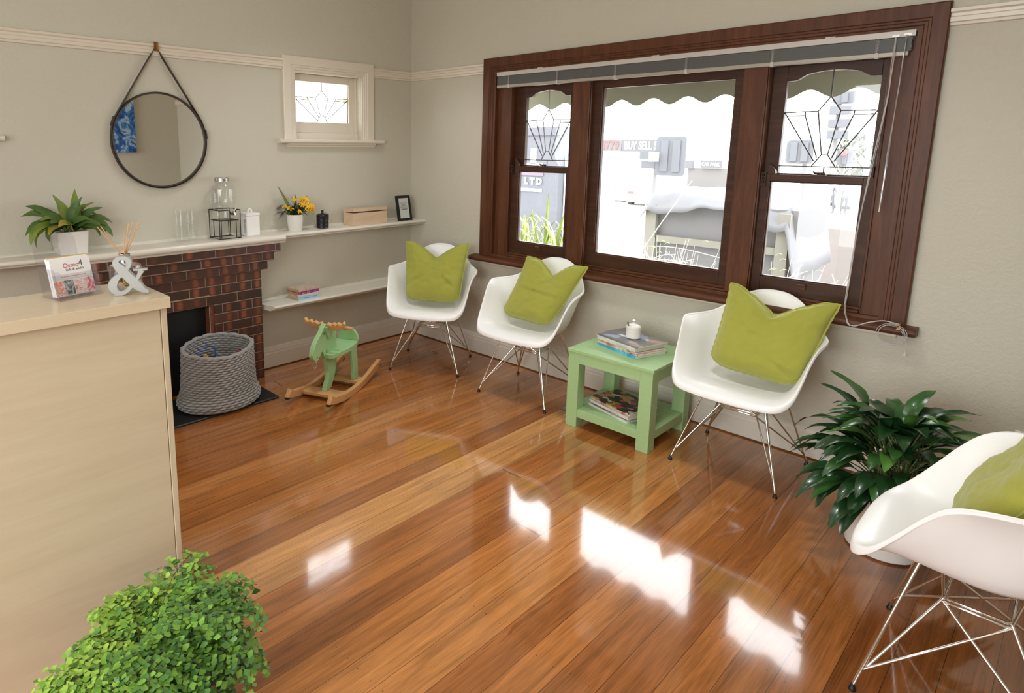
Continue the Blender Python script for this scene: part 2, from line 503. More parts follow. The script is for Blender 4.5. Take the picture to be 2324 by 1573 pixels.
struct('trim_4', run_right(RAIL, 3.284, RX), TRIM, 'cream picture rail to the right of the big window', 'picture rail', smooth=30)

def casing(mb, fn, a0, a1, z0, z1, prof, mi=0):
    """three-sided moulded surround, mitred at the top corners. fn(a, z, d) -> point"""
    n = len(prof)
    rings = [[fn(a0 + t, z0, d) for t, d in prof], [fn(a0 + t, z1 - t, d) for t, d in prof], [fn(a1 - t, z1 - t, d) for t, d in prof], [fn(a1 - t, z0, d) for t, d in prof]]
    vs = [p for r in rings for p in r]
    fs = []
    for i in range(3):
        for k in range(n):
            k2 = (k + 1) % n
            fs.append((i * n + k, i * n + k2, (i + 1) * n + k2, (i + 1) * n + k))
    fs += [tuple(range(n)), tuple(range(4 * n - 1, 3 * n - 1, -1))]
    mb.add(vs, fs, mi)

# ------------------------------------------------------------------ window_1: the big stained timber window
win = thing('window_1', 'big dark timber window with three lights and a raised blind', 'window', (2.028, 0, 0.76), kind='structure')
PR = [(0, -0.01), (0, 0.027), (0.005, 0.031), (0.056, 0.031), (0.060, 0.025), (0.068, 0.025), (0.072, 0.020), (0.082, 0.020), (0.087, 0.013), (0.104, 0.013), (0.104, -0.16), (0.05, -0.16)]
mb = MB()
casing(mb, lambda a, z, d: (a, -d, z), 0.770, 3.285, 0.757, 2.133, PR)
mb.build('casing', DWOODZ, win, world=True, smooth=35)
mb = MB()
mb.box(0.873, 0.992, 0.018, 0.15, 0.76, 2.04); mb.box(3.098, 3.183, 0.018, 0.15, 0.76, 2.04)
mb.box(0.985, 0.995, 0.010, 0.15, 0.80, 2.0); mb.box(3.092, 3.104, 0.010, 0.15, 0.80, 2.0)
mb.box(1.487, 1.607, 0.0, 0.15, 0.775, 2.0); mb.box(2.494, 2.602, 0.0, 0.15, 0.775, 2.0)
for x in (1.480, 1.607, 2.487, 2.602): mb.box(x, x + 0.007, 0.008, 0.15, 0.775, 2.0)
mb.build('mullion_frame', DWOODZ, win, world=True, bevel=0.003)
mb = MB()
mb.box(0.873, 3.183, 0.03, 0.15, 1.945, 2.042)
mb.box(0.873, 3.183, -0.012, 0.15, 0.752, 0.772); mb.box(0.992, 3.098, 0.004, 0.15, 0.772, 0.784); mb.box(0.992, 3.098, 0.02, 0.15, 0.784, 0.798)
mb.build('sash_frame_rails', DWOOD, win, world=True, bevel=0.003)
mb = MB()
sp = [(0.0, 0.717), (-0.055, 0.716), (-0.068, 0.720), (-0.075, 0.728), (-0.077, 0.736), (-0.073, 0.746), (-0.062, 0.753), (0.0, 0.757)]
mb.ext(sp, 'x', 0.708, 3.330)
mb.build('sill', DWOOD, win, world=True, smooth=40, bevel=0.002)
MB().ext([(0, 0.690), (-0.012, 0.690), (-0.018, 0.698), (-0.018, 0.7165), (0, 0.7165)], 'x', 0.80, 3.255).build('apron_strip', TRIM, win, world=True)

def lead_lines(mb, fn, segs, r=0.0036):
    for s in segs:
        mb.tube([fn(*p) for p in s], r, 6)
def sash(parent, x0, x1, z0, z1, y0, y1, gl, horns=False, arch=None, mat=SASH):
    """gl = glass opening (xa, xb, za, zb); arch = list of (x,z) for the lower edge of the top rail"""
    xa, xb, za, zb = gl
    mb = MB()
    mb.box(x0, xa, y0, y1, z0, z1); mb.box(xb, x1, y0, y1, z0, z1)
    mb.box(xa, xb, y0, y1, z0, za)
    if arch is None:
        mb.box(xa, xb, y0, y1, zb, z1)
    else:
        poly = [(x, z) for x, z in arch] + [(xb, z1), (xa, z1)]
        M = frame_mat((0, y1, 0), (1, 0, 0), (0, 0, 1), (0, -1, 0))
        mb.prism(poly, 0, y1 - y0, 0, M)
    # putty bead round the glass
    b = 0.006
    if arch is None:
        mb.box(xa, xa + b, y0 + 0.008, y1, za, zb); mb.box(xb - b, xb, y0 + 0.008, y1, za, zb)
        mb.box(xa, xb, y0 + 0.008, y1, za, za + b); mb.box(xa, xb, y0 + 0.008, y1, zb - b, zb)
    s = mb.build('sash', mat, parent, world=True, bevel=0.002)
    top = max(z for _, z in arch) if arch else zb
    MB().box(xa - 0.004, xb + 0.004, (y0 + y1) / 2 + 0.002, (y0 + y1) / 2 + 0.005, za - 0.004, top + 0.004).build('pane', PANE, s, world=True)
    return s
def lift(parent, x, z):
    MB().box(x - 0.018, x + 0.018, 0.028, 0.034, z - 0.016, z + 0.014).box(x - 0.018, x + 0.018, 0.015, 0.030, z + 0.008, z + 0.015).build('sash_lift', DWOOD, parent, world=True, bevel=0.002)
for side, (x0, x1, ga, gb, ua, ub) in enumerate(((0.995, 1.481, 1.057, 1.440, 1.080, 1.430), (2.608, 3.093, 2.650, 3.046, 2.673, 3.059))):
    lo = sash(win, x0, x1, 0.798, 1.404, 0.034, 0.064, (ga, gb, 0.880, 1.371))
    lift(lo, (ga + gb) / 2, 0.852)
    # cam fastener and stays on the meeting rail
    xc = (ua + ub) / 2
    m2 = MB().box(xc - 0.034, xc + 0.030, 0.036, 0.060, 1.404, 1.409).tube([(xc - 0.03, 0.045, 1.424), (xc - 0.022, 0.042, 1.416), (xc, 0.046, 1.4135), (xc + 0.02, 0.05, 1.413)], [0.004, 0.005, 0.007, 0.007], 8).lathe([(0.010, 0), (0.010, 0.008), (0.004, 0.011)], 14, M=mat4((xc, 0.047, 1.408)))
    m2.build('sash_lock', DBRONZE, lo, world=True, smooth=40)
    m2 = MB().box(x0 + 0.002, x0 + 0.026, 0.026, 0.0345, 1.345, 1.412)
    for k, zz in enumerate((1.402, 1.384, 1.366)):
        m2.ball((x0 + 0.014, 0.024, zz), (0.006, 0.006, 0.007), 10, 6)
    m2.tube([(x0 + 0.014, 0.022, 1.402), (x0 + 0.002, 0.012, 1.404), (x0 - 0.006, 0.010, 1.404)], 0.0035, 8)
    m2.build('window_stop', DBRONZE, lo, world=True, smooth=40)
    hw = (ub - ua) / 2
    X = lambda u: xc + u * hw
    arch = [(X(-1), 1.860), (X(-0.84), 1.861)] + [(X(-0.84 + 0.36 * k / 8), 1.861 + 0.030 * (k / 8) ** 2 * (3 - 2 * k / 8)) for k in range(1, 9)]
    arch += [(X(-0.48 + 0.96 * k / 10), 1.891 + 0.010 * sin(pi * k / 10)) for k in range(1, 11)]
    arch += [(X(0.48 + 0.36 * k / 8), 1.891 - 0.030 * (k / 8) ** 2 * (3 - 2 * k / 8)) for k in range(1, 9)] + [(X(1), 1.860)]
    up = sash(win, x0, x1, 1.380, 1.98, 0.066, 0.096, (ua, ub, 1.411, 1.86), arch=arch)
    # rounded horns of the upper sash
    mh = MB()
    for sx, xx in ((1, x0 + 0.030), (-1, x1 - 0.012)):
        pts = [(0, 0)] + [(0.034 * sin(a) if sx > 0 else -0.012 * sin(a), 0.05 * cos(a)) for a in [pi / 2 * k / 8 for k in range(9)]]
        pts = pts if sx < 0 else pts[::-1]
        mh.prism(pts, 0, 0.03, 0, frame_mat((xx, 0.066, 1.4035), (1, 0, 0), (0, 0, 1), (0, -1, 0)))
    mh.build('sash_horn', SASH, up, world=True, smooth=50)
    ml = MB()
    P = lambda u, z: (X(u), 0.080, z)
    L = [[(0, 1.902), (0, 1.779)]]
    for s in (-1, 1):
        L += [[(0, 1.779), (s * 0.243, 1.712)], [(s * 0.243, 1.712), (s * 0.068, 1.504)], [(s * 0.243, 1.712), (s * 1.0, 1.709)],
              [(s * 0.53, 1.692), (s * 0.92, 1.692)], [(s * 0.53, 1.710), (s * 0.52, 1.69), (s * 0.165, 1.489)], [(s * 1.0, 1.709), (s * 0.222, 1.473)],
              [(s * 0.068, 1.504), (s * 0.26, 1.449)]]
    L += [[(-0.068, 1.504), (0.068, 1.504)], [(-1, 1.447), (1, 1.447)], [(0.02, 1.447), (0.02, 1.411)]]
    lead_lines(ml, P, L, 0.0031)
    ml.build('leading', LEAD, up, world=True)
ce = sash(win, 1.612, 2.489, 0.798, 1.95, 0.036, 0.070, (1.672, 2.441, 0.874, 1.892))

# ------------------------------------------------------------------ window added behind the camera for fill daylight
w4 = thing('fill_window', 'unseen white-framed window added behind the camera for fill daylight', 'window', (2.95, RY, 0.32), kind='structure')
mb = MB()
for a, b, c, d in ((1.65, 1.71, 0.32, 2.32), (4.19, 4.25, 0.32, 2.32), (1.71, 4.19, 0.32, 0.38), (1.71, 4.19, 2.26, 2.32), (2.47, 2.53, 0.38, 2.26), (3.37, 3.43, 0.38, 2.26)):
    mb.box(a, b, RY - 0.14, RY - 0.06, c, d)
mb.build('frame', TRIM, w4, world=True, bevel=0.004)
MB().box(1.70, 4.20, RY - 0.10, RY - 0.096, 0.37, 2.27).build('pane', PANE, w4, world=True)

# ------------------------------------------------------------------ venetian blind, raised
BSLAT = plain('blind_slats', srgb(166, 168, 164), 0.35, 0.1)
BRAIL = plain('blind_rail', srgb(206, 202, 196), 0.3, 0.1)
BBOT = plain('blind_bottom_rail', srgb(176, 170, 158), 0.3, 0.2)
CORD = plain('blind_cord', srgb(196, 194, 190), 0.6)
WAND = m_glass('clear_wand', (0.85, 0.85, 0.85, 1), 0.25, 0.1, 0.6)
bl = thing('venetian_blind', 'grey venetian blind pulled up at the head of the big window', 'blind', (2.028, 0, 1.93))
MB().box(0.880, 3.176, -0.014, 0.016, 2.009, 2.036).build('headrail', BRAIL, bl, world=True, bevel=0.002)
mb = MB()
rnd = random.Random(4)
for k in range(30):
    z = 1.9505 + k * 0.0019
    dy = rnd.uniform(-0.0012, 0.0012)
    xa, xb = 0.884 + rnd.uniform(-0.002, 0.002), 3.166 + rnd.uniform(-0.003, 0.003)
    mb.ext([(-0.011 + dy, z), (0.0015 + dy, z + 0.0014), (0.014 + dy, z), (0.014 + dy, z + 0.0006), (0.0015 + dy, z + 0.0020), (-0.011 + dy, z + 0.0006)], 'x', xa, xb)
mb.build('slat_stack', BSLAT, bl, world=True)
MB().box(0.882, 3.158, -0.013, 0.015, 1.930, 1.9495).build('bottom_rail', BBOT, bl, world=True, bevel=0.003)
for x in (0.985, 1.372, 1.775, 2.195, 2.620, 3.045):
    m2 = MB().box(x - 0.007, x + 0.007, -0.0155, 0.017, 1.927, 1.934).box(x - 0.0065, x + 0.0065, -0.016, -0.013, 1.934, 1.9505)
    for k in range(9):
        zz = 1.953 + k * 0.0062
        m2.tube([(x - 0.007, -0.0145, zz), (x, -0.017, zz + 0.004), (x + 0.007, -0.0145, zz + 0.001)], 0.0008, 5)
    m2.tube([(x, -0.0145, 1.95), (x, -0.0145, 2.01)], 0.0008, 5)
    m2.build('ladder_cord', CORD, bl, world=True)
for x in (1.24, 2.02, 2.86): MB().box(x - 0.02, x + 0.02, -0.0165, 0.012, 2.0345, 2.040).build('bracket_clip', BRAIL, bl, world=True)
MB().box(3.095, 3.120, -0.016, -0.010, 2.0105, 2.020).box(3.136, 3.164, -0.017, -0.010, 2.014, 2.022).build('cord_lock', STEEL, bl, world=True)
m2 = MB().tube([(3.148, -0.018, 2.012), (3.148, -0.030, 2.000), (3.133, -0.030, 1.255)], 0.0042, 8)
m2.build('tilt_wand', WAND, bl, world=True, smooth=60)
mb = MB()
rnd = random.Random(7)
path = [(3.108, -0.016, 2.012), (3.110, -0.026, 1.90), (3.107, -0.028, 1.74), (3.085, -0.028, 1.461), (3.064, -0.030, 1.168), (3.054, -0.034, 0.885), (3.060, -0.070, 0.80), (3.082, -0.080, 0.735)]
for k in range(4):
    q = [(p[0] + rnd.uniform(-0.004, 0.004), p[1] + rnd.uniform(-0.003, 0.001), p[2]) for p in path]
    mb.tube(curve_pts(q, 30), 0.0011, 5)
sw = [(3.082, -0.080, 0.733), (3.11, -0.082, 0.732), (3.16, -0.082, 0.757), (3.22, -0.082, 0.775), (3.270, -0.084, 0.770)]
for k in range(3):
    mb.tube(curve_pts([(p[0], p[1], p[2] + rnd.uniform(-0.004, 0.004)) for p in sw], 16), 0.0011, 5)
for k in range(4):
    cx, cz, rx, rz = 3.245 + rnd.uniform(-0.006, 0.006), 0.722 + rnd.uniform(-0.006, 0.006), 0.052 + rnd.uniform(-0.008, 0.006), 0.048 + rnd.uniform(-0.006, 0.01)
    mb.tube([(cx + rx * cos(a), -0.083 - 0.003 * k, cz + rz * sin(a)) for a in [2 * pi * j / 24 for j in range(24)]], 0.0011, 5, cyc=True)
mb.tube(curve_pts([(3.285, -0.083, 0.76), (3.300, -0.086, 0.72), (3.305, -0.083, 0.655)], 10), 0.0011, 5)
mb.lathe([(0.002, 0.02), (0.006, 0.008), (0.008, 0), (0.001, -0.001)], 10, M=mat4((3.305, -0.083, 0.636)))
mb.tube(curve_pts([(3.078, -0.080, 0.742), (3.086, -0.084, 0.733), (3.092, -0.082, 0.728)], 6), 0.004, 6)
mb.build('pull_cord', CORD, bl, world=True, smooth=60)
MB().tube([(3.262, -0.076, 0.752), (3.268, -0.088, 0.764), (3.276, -0.088, 0.776)], 0.0028, 8).box(3.262, 3.274, -0.079, -0.074, 0.745, 0.775).build('cord_cleat', BRASS, bl, world=True, smooth=50)

# ------------------------------------------------------------------ the small cream leadlight windows
YELLOW = m_glass('yellow_glass', srgb(252, 244, 206), 0.04, 0.0, 0.2)
def small_window(name, label, a, b, o0, o1, s0, s1):
    """opening a..b, casing o0..o1, sill s0..s1 along the wall"""
    w = thing(name, label, 'window', (0, (a + b) / 2, 1.578), kind='structure')
    fn = lambda y, z, d: (d, y, z)
    pr = [(0, -0.01), (0, 0.022), (0.004, 0.026), (0.058, 0.026), (0.062, 0.020), (0.072, 0.020), (0.076, 0.014), (0.088, 0.014), (0.092, 0.008), (0.102, 0.008), (0.102, -0.12), (0.06, -0.12)]
    mb = MB()
    casing(mb, fn, o0, o1, 1.576, 2.127, pr)
    mb.build('casing', TRIM, w, world=True, smooth=35)
    MB().ext([(0, 1.552), (0.040, 1.550), (0.047, 1.556), (0.049, 1.564), (0.045, 1.573), (0.036, 1.577), (-0.12, 1.580), (-0.12, 1.56)], 'y', s0, s1).build('sill', TRIM, w, world=True, smooth=50)
    MB().ext([(0, 1.524), (0.014, 1.525), (0.016, 1.535), (0.026, 1.541), (0.028, 1.551), (0, 1.551)], 'y', s0 + 0.07, s1 - 0.07).build('apron_strip', TRIM, w, world=True, smooth=40)
    ga, gb, za, zb = a + 0.045, b - 0.065, 1.699, 1.975
    mb = MB()
    x0, x1 = -0.098, -0.066
    mb.box(x0, x1, a, ga, 1.62, 2.05); mb.box(x0, x1, gb, b, 1.62, 2.05); mb.box(x0, x1, ga, gb, 1.625, za); mb.box(x0, x1, ga, gb, zb, 2.05)
    mb.box(-0.12, -0.04, a, b, 1.576, 1.625); mb.box(-0.12, -0.05, a, b, 2.025, 2.05)
    mb.box(-0.12, -0.05, b - 0.012, b, 1.6, 2.04)
    s = mb.build('sash', TRIM, w, world=True, bevel=0.003)
    MB().box(-0.085, -0.082, ga - 0.003, gb + 0.003, za - 0.003, zb + 0.003).build('pane', PANE, s, world=True)
    yc, hw, hh = (ga + gb) / 2, (gb - ga) / 2, zb - za
    P = lambda u, v: (-0.079, yc + u * hw, za + v * hh)
    L = [[(0, 1), (0, 0.80)], [(-0.06, 0.17), (0.06, 0.17)], [(0.99, 0), (0.99, 1)]]
    for s_ in (-1, 1):
        L += [[(0, 0.80), (s_ * 0.24, 0.615)], [(s_ * 0.24, 0.615), (s_ * 0.06, 0.17)], [(s_ * 0.24, 0.615), (s_, 0.625)], [(s_ * 0.5, 0.56), (s_ * 0.97, 0.56)],
              [(s_ * 0.55, 0.62), (s_ * 0.5, 0.56), (s_ * 0.11, 0.115)], [(s_, 0.60), (s_ * 0.17, 0.05)], [(s_ * 0.06, 0.17), (s_ * 0.2, 0)]]
    ml = MB()
    lead_lines(ml, P, L, 0.003)
    ml.build('leading', LEAD, s, world=True)
    my = MB()
    for s_ in (-1, 1):
        q = [P(s_ * 0.53, 0.565), P(s_ * 0.97, 0.565), P(s_ * 0.98, 0.62), P(s_ * 0.56, 0.615)]
        my.add(q + [(p[0] + 0.002, p[1], p[2]) for p in q], [(0, 1, 2, 3), (7, 6, 5, 4), (0, 4, 5, 1), (1, 5, 6, 2), (2, 6, 7, 3), (3, 7, 4, 0)])
    my.build('yellow_pane', YELLOW, s, world=True)
small_window('window_2', 'small cream leadlight window high on the fireplace wall', W2A, W2B, -1.175, -0.400, -1.222, -0.315)
small_window('window_3', 'cream window at the far left, only its sill end in view', W3A, W3B, -3.620, -2.845, -3.705, -2.798)
# ================================================================== FIREPLACE AND SHELVES
def m_brick():
    t = NT('brown_bricks')
    tc = t.n('TexCoord')
    sp = t.n('SeparateXYZ', {0: tc.outputs['Object']})
    U = t.math('ADD', sp.outputs[0], sp.outputs[1])
    Z = sp.outputs[2]
    ch, bl_ = 0.0615, 0.207
    zs = t.math('DIVIDE', Z, ch)
    iz = t.math('FLOOR', zs)
    fz = t.math('SUBTRACT', zs, iz)
    us = t.math('ADD', t.math('DIVIDE', U, bl_), t.math('MULTIPLY', t.math('MODULO', iz, 2.0), 0.5))
    iu = t.math('FLOOR', us)
    fu = t.math('SUBTRACT', us, iu)
    rn = t.n('TexWhiteNoise', {'Vector': t.n('CombineXYZ', {0: iu, 1: iz, 2: 1.0}).outputs[0]}, noise_dimensions='3D')
    R = rn.outputs[0]
    # two reddish kiln marks on each brick
    w = t.math('ABSOLUTE', t.math('SUBTRACT', t.math('FRACT', t.math('ADD', t.math('MULTIPLY', fu, 2.0), 0.1)), 0.5))
    nz = t.n('TexNoise', {'Vector': tc.outputs['Object'], 'Scale': 42.0, 'Detail': 3.0})
    patch = t.math('SUBTRACT', 0.22, t.math('ADD', w, t.math('MULTIPLY', t.math('SUBTRACT', nz.outputs[0], 0.5), 0.16)))
    patch = t.math('MULTIPLY', patch, 7.0, clamp=True)
    rn2 = t.n('TexWhiteNoise', {'Vector': t.n('CombineXYZ', {0: iu, 1: iz, 2: t.math('FLOOR', t.math('MULTIPLY', fu, 2.0))}).outputs[0]}, noise_dimensions='3D')
    amt = t.math('MULTIPLY_ADD', rn2.outputs[0], 1.5, -0.30, clamp=True)
    pz = t.math('MULTIPLY', t.math('SUBTRACT', 0.42, t.math('ABSOLUTE', t.math('SUBTRACT', fz, 0.5))), 9.0, clamp=True)
    patch = t.math('MULTIPLY', t.math('MULTIPLY', patch, amt), pz)
    base = t.ramp(R, [(0, srgb(58, 40, 33)), (0.35, srgb(74, 48, 38)), (0.7, srgb(86, 53, 41)), (1.0, srgb(60, 44, 38))])
    col = t.mix(patch, base, srgb(146, 82, 52))
    n2 = t.n('TexNoise', {'Vector': tc.outputs['Object'], 'Scale': 160.0, 'Detail': 3.0})
    col = t.mix(t.math('MULTIPLY', n2.outputs[0], 0.3), col, srgb(50, 34, 28))
    ez = t.math('MULTIPLY', t.math('MINIMUM', fz, t.math('SUBTRACT', 1.0, fz)), ch)
    eu = t.math('MULTIPLY', t.math('MINIMUM', fu, t.math('SUBTRACT', 1.0, fu)), bl_)
    e = t.math('MINIMUM', ez, eu)
    mort = t.math('LESS_THAN', e, 0.0026)
    col = t.mix(mort, col, srgb(138, 112, 96))
    h = t.math('ADD', t.math('MULTIPLY', t.math('MINIMUM', e, 0.005), 160.0), t.math('MULTIPLY', n2.outputs[0], 0.25))
    return t.pbr(col, 0.42, 0.0, t.bump(h, 0.5, 0.003))
BRICK = m_brick()
HEARTH = plain('black_hearth', srgb(24, 24, 25), 0.5, bump=0.1)
fire = thing('fireplace', 'brown brick fireplace with stepped corbels and a white mantelpiece', 'fireplace', (0, -2.01, 0))
mb = MB()
BX = 0.140
yr, yl = -1.457, -2.463          # right and left edges of the breast
oR, oL, oT = -1.790, -2.130, 0.553
mb.box(0.001, BX, yl, oL, 0, 0.738); mb.box(0.001, BX, oR, yr, 0, 0.738); mb.box(0.001, BX, oL, oR, oT, 0.738)
for k in range(3):
    mb.box(0.001, BX + 0.018 * (k + 1), yl - 0.040 * (k + 1), yr + 0.040 * (k + 1), 0.738 + 0.0565 * k, 0.738 + 0.0565 * (k + 1))
mb.build('brick_surround', BRICK, fire, world=True, bevel=0.002)
# inner slips that line the opening
OLDB = plain('pale_worn_brick', srgb(126, 76, 52), 0.6, var=0.4, scale=45, bump=0.3)
mb = MB()
for k in range(9):
    mb.box(0.06, BX - 0.010, oR - 0.026, oR, 0.0615 * k + 0.001, 0.0615 * (k + 1) - 0.001)
mb.build('worn_brick_slip', OLDB, fire, world=True)
MORT = plain('mortar_bead', srgb(170, 150, 122), 0.8, var=0.2, bump=0.2)
MB().tube([(BX + 0.001, oL - 0.02, 0.618), (BX + 0.001, -2.0, 0.617), (BX + 0.001, oR - 0.03, 0.617)], 0.004, 6).tube([(0.128, oR - 0.027, 0.02), (0.128, oR - 0.027, 0.545)], 0.0025, 6).build('mortar_bead', MORT, fire, world=True, smooth=60)
MB().box(0.058, 0.066, oL, oR, 0.002, oT).build('fire_board', BLACK, fire, world=True)
def bullnose(d, z0, z1, lip=0.012):
    r = (z1 - z0 - lip) / 2
    zc = z1 - r
    pts = [(0, z0), (d - 0.020, z0), (d - 0.018, z0 + lip * 0.6), (d - 0.008, z0 + lip * 0.7), (d - 0.006, z0 + lip)]
    pts += [(d - r + r * cos(a), zc + r * sin(a)) for a in [-pi / 2 + pi * k / 8 for k in range(9)]]
    return pts + [(0, z1)]
MB().ext(bullnose(0.215, 0.9075, 0.960), 'y', -2.610, -1.305).build('mantelpiece', SHELF, fire, world=True, smooth=40, bevel=0.001)
MB().ext([(0, 0.960), (0.014, 0.960), (0.014, 0.966), (0.004, 0.974), (0, 0.974)], 'y', -2.610, -1.305).build('mantel_upstand', SHELF, fire, world=True)
def wall_shelf(label, d, z0, z1, a, b, ch0=False):
    s = thing('wall_shelf', label, 'shelf', (0, (a + b) / 2, z0), group='white shelves beside the fireplace')
    mb = MB()
    pr = bullnose(d, z0, z1, 0.010)
    if not ch0:
        mb.ext(pr, 'y', a, b)
    else:      # front corner cut off at 45 degrees
        n = len(pr)
        vs = [(x, a + max(0, x - (d - 0.055)), z) for x, z in pr] + [(x, b, z) for x, z in pr]
        fs = [tuple(range(n)), tuple(range(2 * n - 1, n - 1, -1))] + [(i, n + i, n + (i + 1) % n, (i + 1) % n) for i in range(n)]
        mb.add(vs, fs)
    mb.build('board', SHELF, s, world=True, smooth=40)
    MB().ext([(0, z1), (0.016, z1), (0.014, z1 + 0.007), (0.003, z1 + 0.014), (0, z1 + 0.014)], 'y', a + 0.001, b).build('upstand', SHELF, s, world=True)
    return s
wall_shelf('upper white shelf running from the mantelpiece to the corner', 0.178, 0.926, 0.960, -1.304, -0.001)
wall_shelf('lower white shelf with an angled front corner holding a few books', 0.205, 0.458, 0.489, -1.456, -0.021, True)
wall_shelf('white shelf left of the mantelpiece, behind the potted peace lily', 0.178, 0.926, 0.960, -3.95, -2.611)
hs = MB().ext([(0.141, 0.0), (0.520, 0.0), (0.520, 0.008), (0.514, 0.012), (0.141, 0.012)], 'y', -2.60, -1.578).build('hearth_slab', HEARTH)
tag(hs, 'thin black hearth slab under the grey rope basket', 'hearth')

# ================================================================== ROUND MIRROR
LEATHER = plain('dark_leather', srgb(52, 42, 34), 0.45, bump=0.15, bscale=300)
t = NT('mirror_silver'); MIRROR = t.pbr((0.92, 0.93, 0.92, 1), 0.01, 1.0)
mir = thing('round_mirror', 'round wall mirror with dark rim hung by a leather strap', 'mirror', (0.0, -2.010, 1.560))
mc, mr = Vector((0.018, -2.010, 1.560)), 0.272
MM = frame_mat(mc, (0, 1, 0), (0, 0, 1), (1, 0, 0))
mb = MB()
ring = [(mr - 0.007, 0.0), (mr - 0.007, 0.010), (mr + 0.001, 0.012), (mr + 0.004, 0.006), (mr + 0.004, -0.016), (mr - 0.007, -0.016)]
n = 96
vs = [(r * cos(2 * pi * k / n), r * sin(2 * pi * k / n), z) for r, z in ring for k in range(n)]
fs = [(i * n + k, i * n + (k + 1) % n, ((i + 1) % 6) * n + (k + 1) % n, ((i + 1) % 6) * n + k) for i in range(6) for k in range(n)]
mb.add(vs, fs, 0, MM)
mb.build('rim', LEATHER, mir, world=True, smooth=40)
MB().lathe([(mr - 0.006, -0.012), (mr - 0.006, 0.001)], 96, M=MM).build('mirror_glass', MIRROR, mir, world=True)
def strap(mb, pts, w, th, outv):
    """flat band through pts; width lies along x (out from the wall), thickness along outv"""
    vs = []
    for (y, z), (oy, oz) in zip(pts, outv):
        for dx, o in ((-w / 2, 0), (w / 2, 0), (w / 2, th), (-w / 2, th)):
            vs.append((0.018 + dx, y + oy * o, z + oz * o))
    fs = []
    for i in range(len(pts) - 1):
        for k in range(4):
            fs.append((i * 4 + k, i * 4 + (k + 1) % 4, i * 4 + 4 + (k + 1) % 4, i * 4 + 4 + k))
    fs += [(0, 1, 2, 3), tuple(4 * len(pts) - 4 + k for k in (3, 2, 1, 0))]
    mb.add(vs, fs)
top = Vector((-2.008, 2.085))
c2 = Vector((mc.y, mc.z))
R_ = mr + 0.0045
d = (top - c2).length
alpha = math.acos(R_ / d)
base_a = atan2(top.y - c2.y, top.x - c2.x)
mb = MB()
aR, aL = base_a - alpha, base_a + alpha
arc = []
for k in range(61):
    a = aR - (2 * pi - 2 * alpha) * k / 60
    arc.append(a)
pts = [tuple(top)] + [(c2.x + R_ * cos(a), c2.y + R_ * sin(a)) for a in arc] + [tuple(top)]
out = [(sin(base_a - 0.5), 0.3)] + [(cos(a), sin(a)) for a in arc] + [(-0.8, 0.5)]
out[0] = (cos(aR), sin(aR)); out[-1] = (cos(aL), sin(aL))
strap(mb, pts, 0.024, 0.003, out)
mb.build('strap', LEATHER, mir, world=True)
for a in (radians(8), radians(158)):
    p = c2 + Vector((cos(a), sin(a))) * (R_ + 0.004)
    Mx = frame_mat((0.018, p.x, p.y), (1, 0, 0), (-0.0, -sin(a), cos(a)), (0, cos(a), sin(a)))
    MB().box(-0.014, 0.014, -0.028, 0.028, -0.001, 0.004, M=Mx).ball((0, -0.018, 0.004), (0.005, 0.005, 0.003), 8, 5, M=Mx).ball((0, 0.018, 0.004), (0.005, 0.005, 0.003), 8, 5, M=Mx).build('strap_keeper', LEATHER, mir, world=True, bevel=0.001)
# brass picture-rail hook
MB().ext([(0.031, 2.060), (0.034, 2.060), (0.034, 2.112), (0.022, 2.112), (0.022, 2.1085), (0.031, 2.1085)], 'y', -2.020, -1.997).tube([(0.036, -2.0085, 2.066), (0.046, -2.0085, 2.072), (0.048, -2.0085, 2.09)], 0.003, 8).ball((0.048, -2.0085, 2.092), 0.0045, 8, 6).build('rail_hook', BRASS, mir, world=True, smooth=40)

# blue abstract canvas on the opposite wall, seen in the mirror
def m_canvas():
    t = NT('blue_abstract_paint')
    v = t.coord((1, 1, 1))
    n0 = t.n('TexNoise', {'Vector': v, 'Scale': 4.5, 'Detail': 7.0, 'Distortion': 3.0})
    n1 = t.n('TexNoise', {'Vector': v, 'Scale': 11.0, 'Detail': 5.0, 'Distortion': 2.0})
    f = t.math('ADD', t.math('MULTIPLY', n0.outputs[0], 0.7), t.math('MULTIPLY', n1.outputs[0], 0.3))
    c = t.ramp(f, [(0.30, srgb(16, 30, 60)), (0.42, srgb(28, 84, 160)), (0.5, srgb(70, 140, 205)), (0.56, srgb(190, 205, 215)), (0.62, srgb(40, 90, 150)), (0.72, srgb(20, 36, 60))])
    return t.pbr(c, 0.5, 0.0, t.bump(n1.outputs[0], 0.3, 0.004))
pa = MB().box(RX - 0.04, RX - 0.001, -1.36, -0.56, 1.44, 2.30).build('abstract_canvas', m_canvas(), bevel=0.002)
tag(pa, 'blue abstract canvas reflected at the left of the round mirror', 'painting')

# ================================================================== RECEPTION DESK
BIRCH = wood('birch_ply', [srgb(190, 174, 146), srgb(202, 187, 160), srgb(212, 198, 172)], 'Y', 0.38, 0.7, 0.1, 0.01, 0.55)
BIRCHT = wood('birch_laminate_top', [srgb(200, 181, 151), srgb(210, 193, 164), srgb(218, 203, 177)], 'Y', 0.28, 0.6, 0.2, 0.01, 0.7)
BIRCHZ = wood('birch_edge', [srgb(190, 174, 146), srgb(202, 187, 160), srgb(212, 198, 172)], 'Z', 0.4, 0.7, 0.1, 0.01)
desk = thing('reception_desk', 'pale birch reception desk with a raised counter ledge', 'desk', (1.83, -3.6, 0))
MB().box(1.929, 1.947, -4.45, -2.803, 0.004, 1.061).build('front_panel', BIRCH, desk, world=True, bevel=0.001)
MB().box(1.700, 1.950, -2.801, -2.784, 0.0, 1.061).build('end_panel', BIRCHZ, desk, world=True, bevel=0.001)
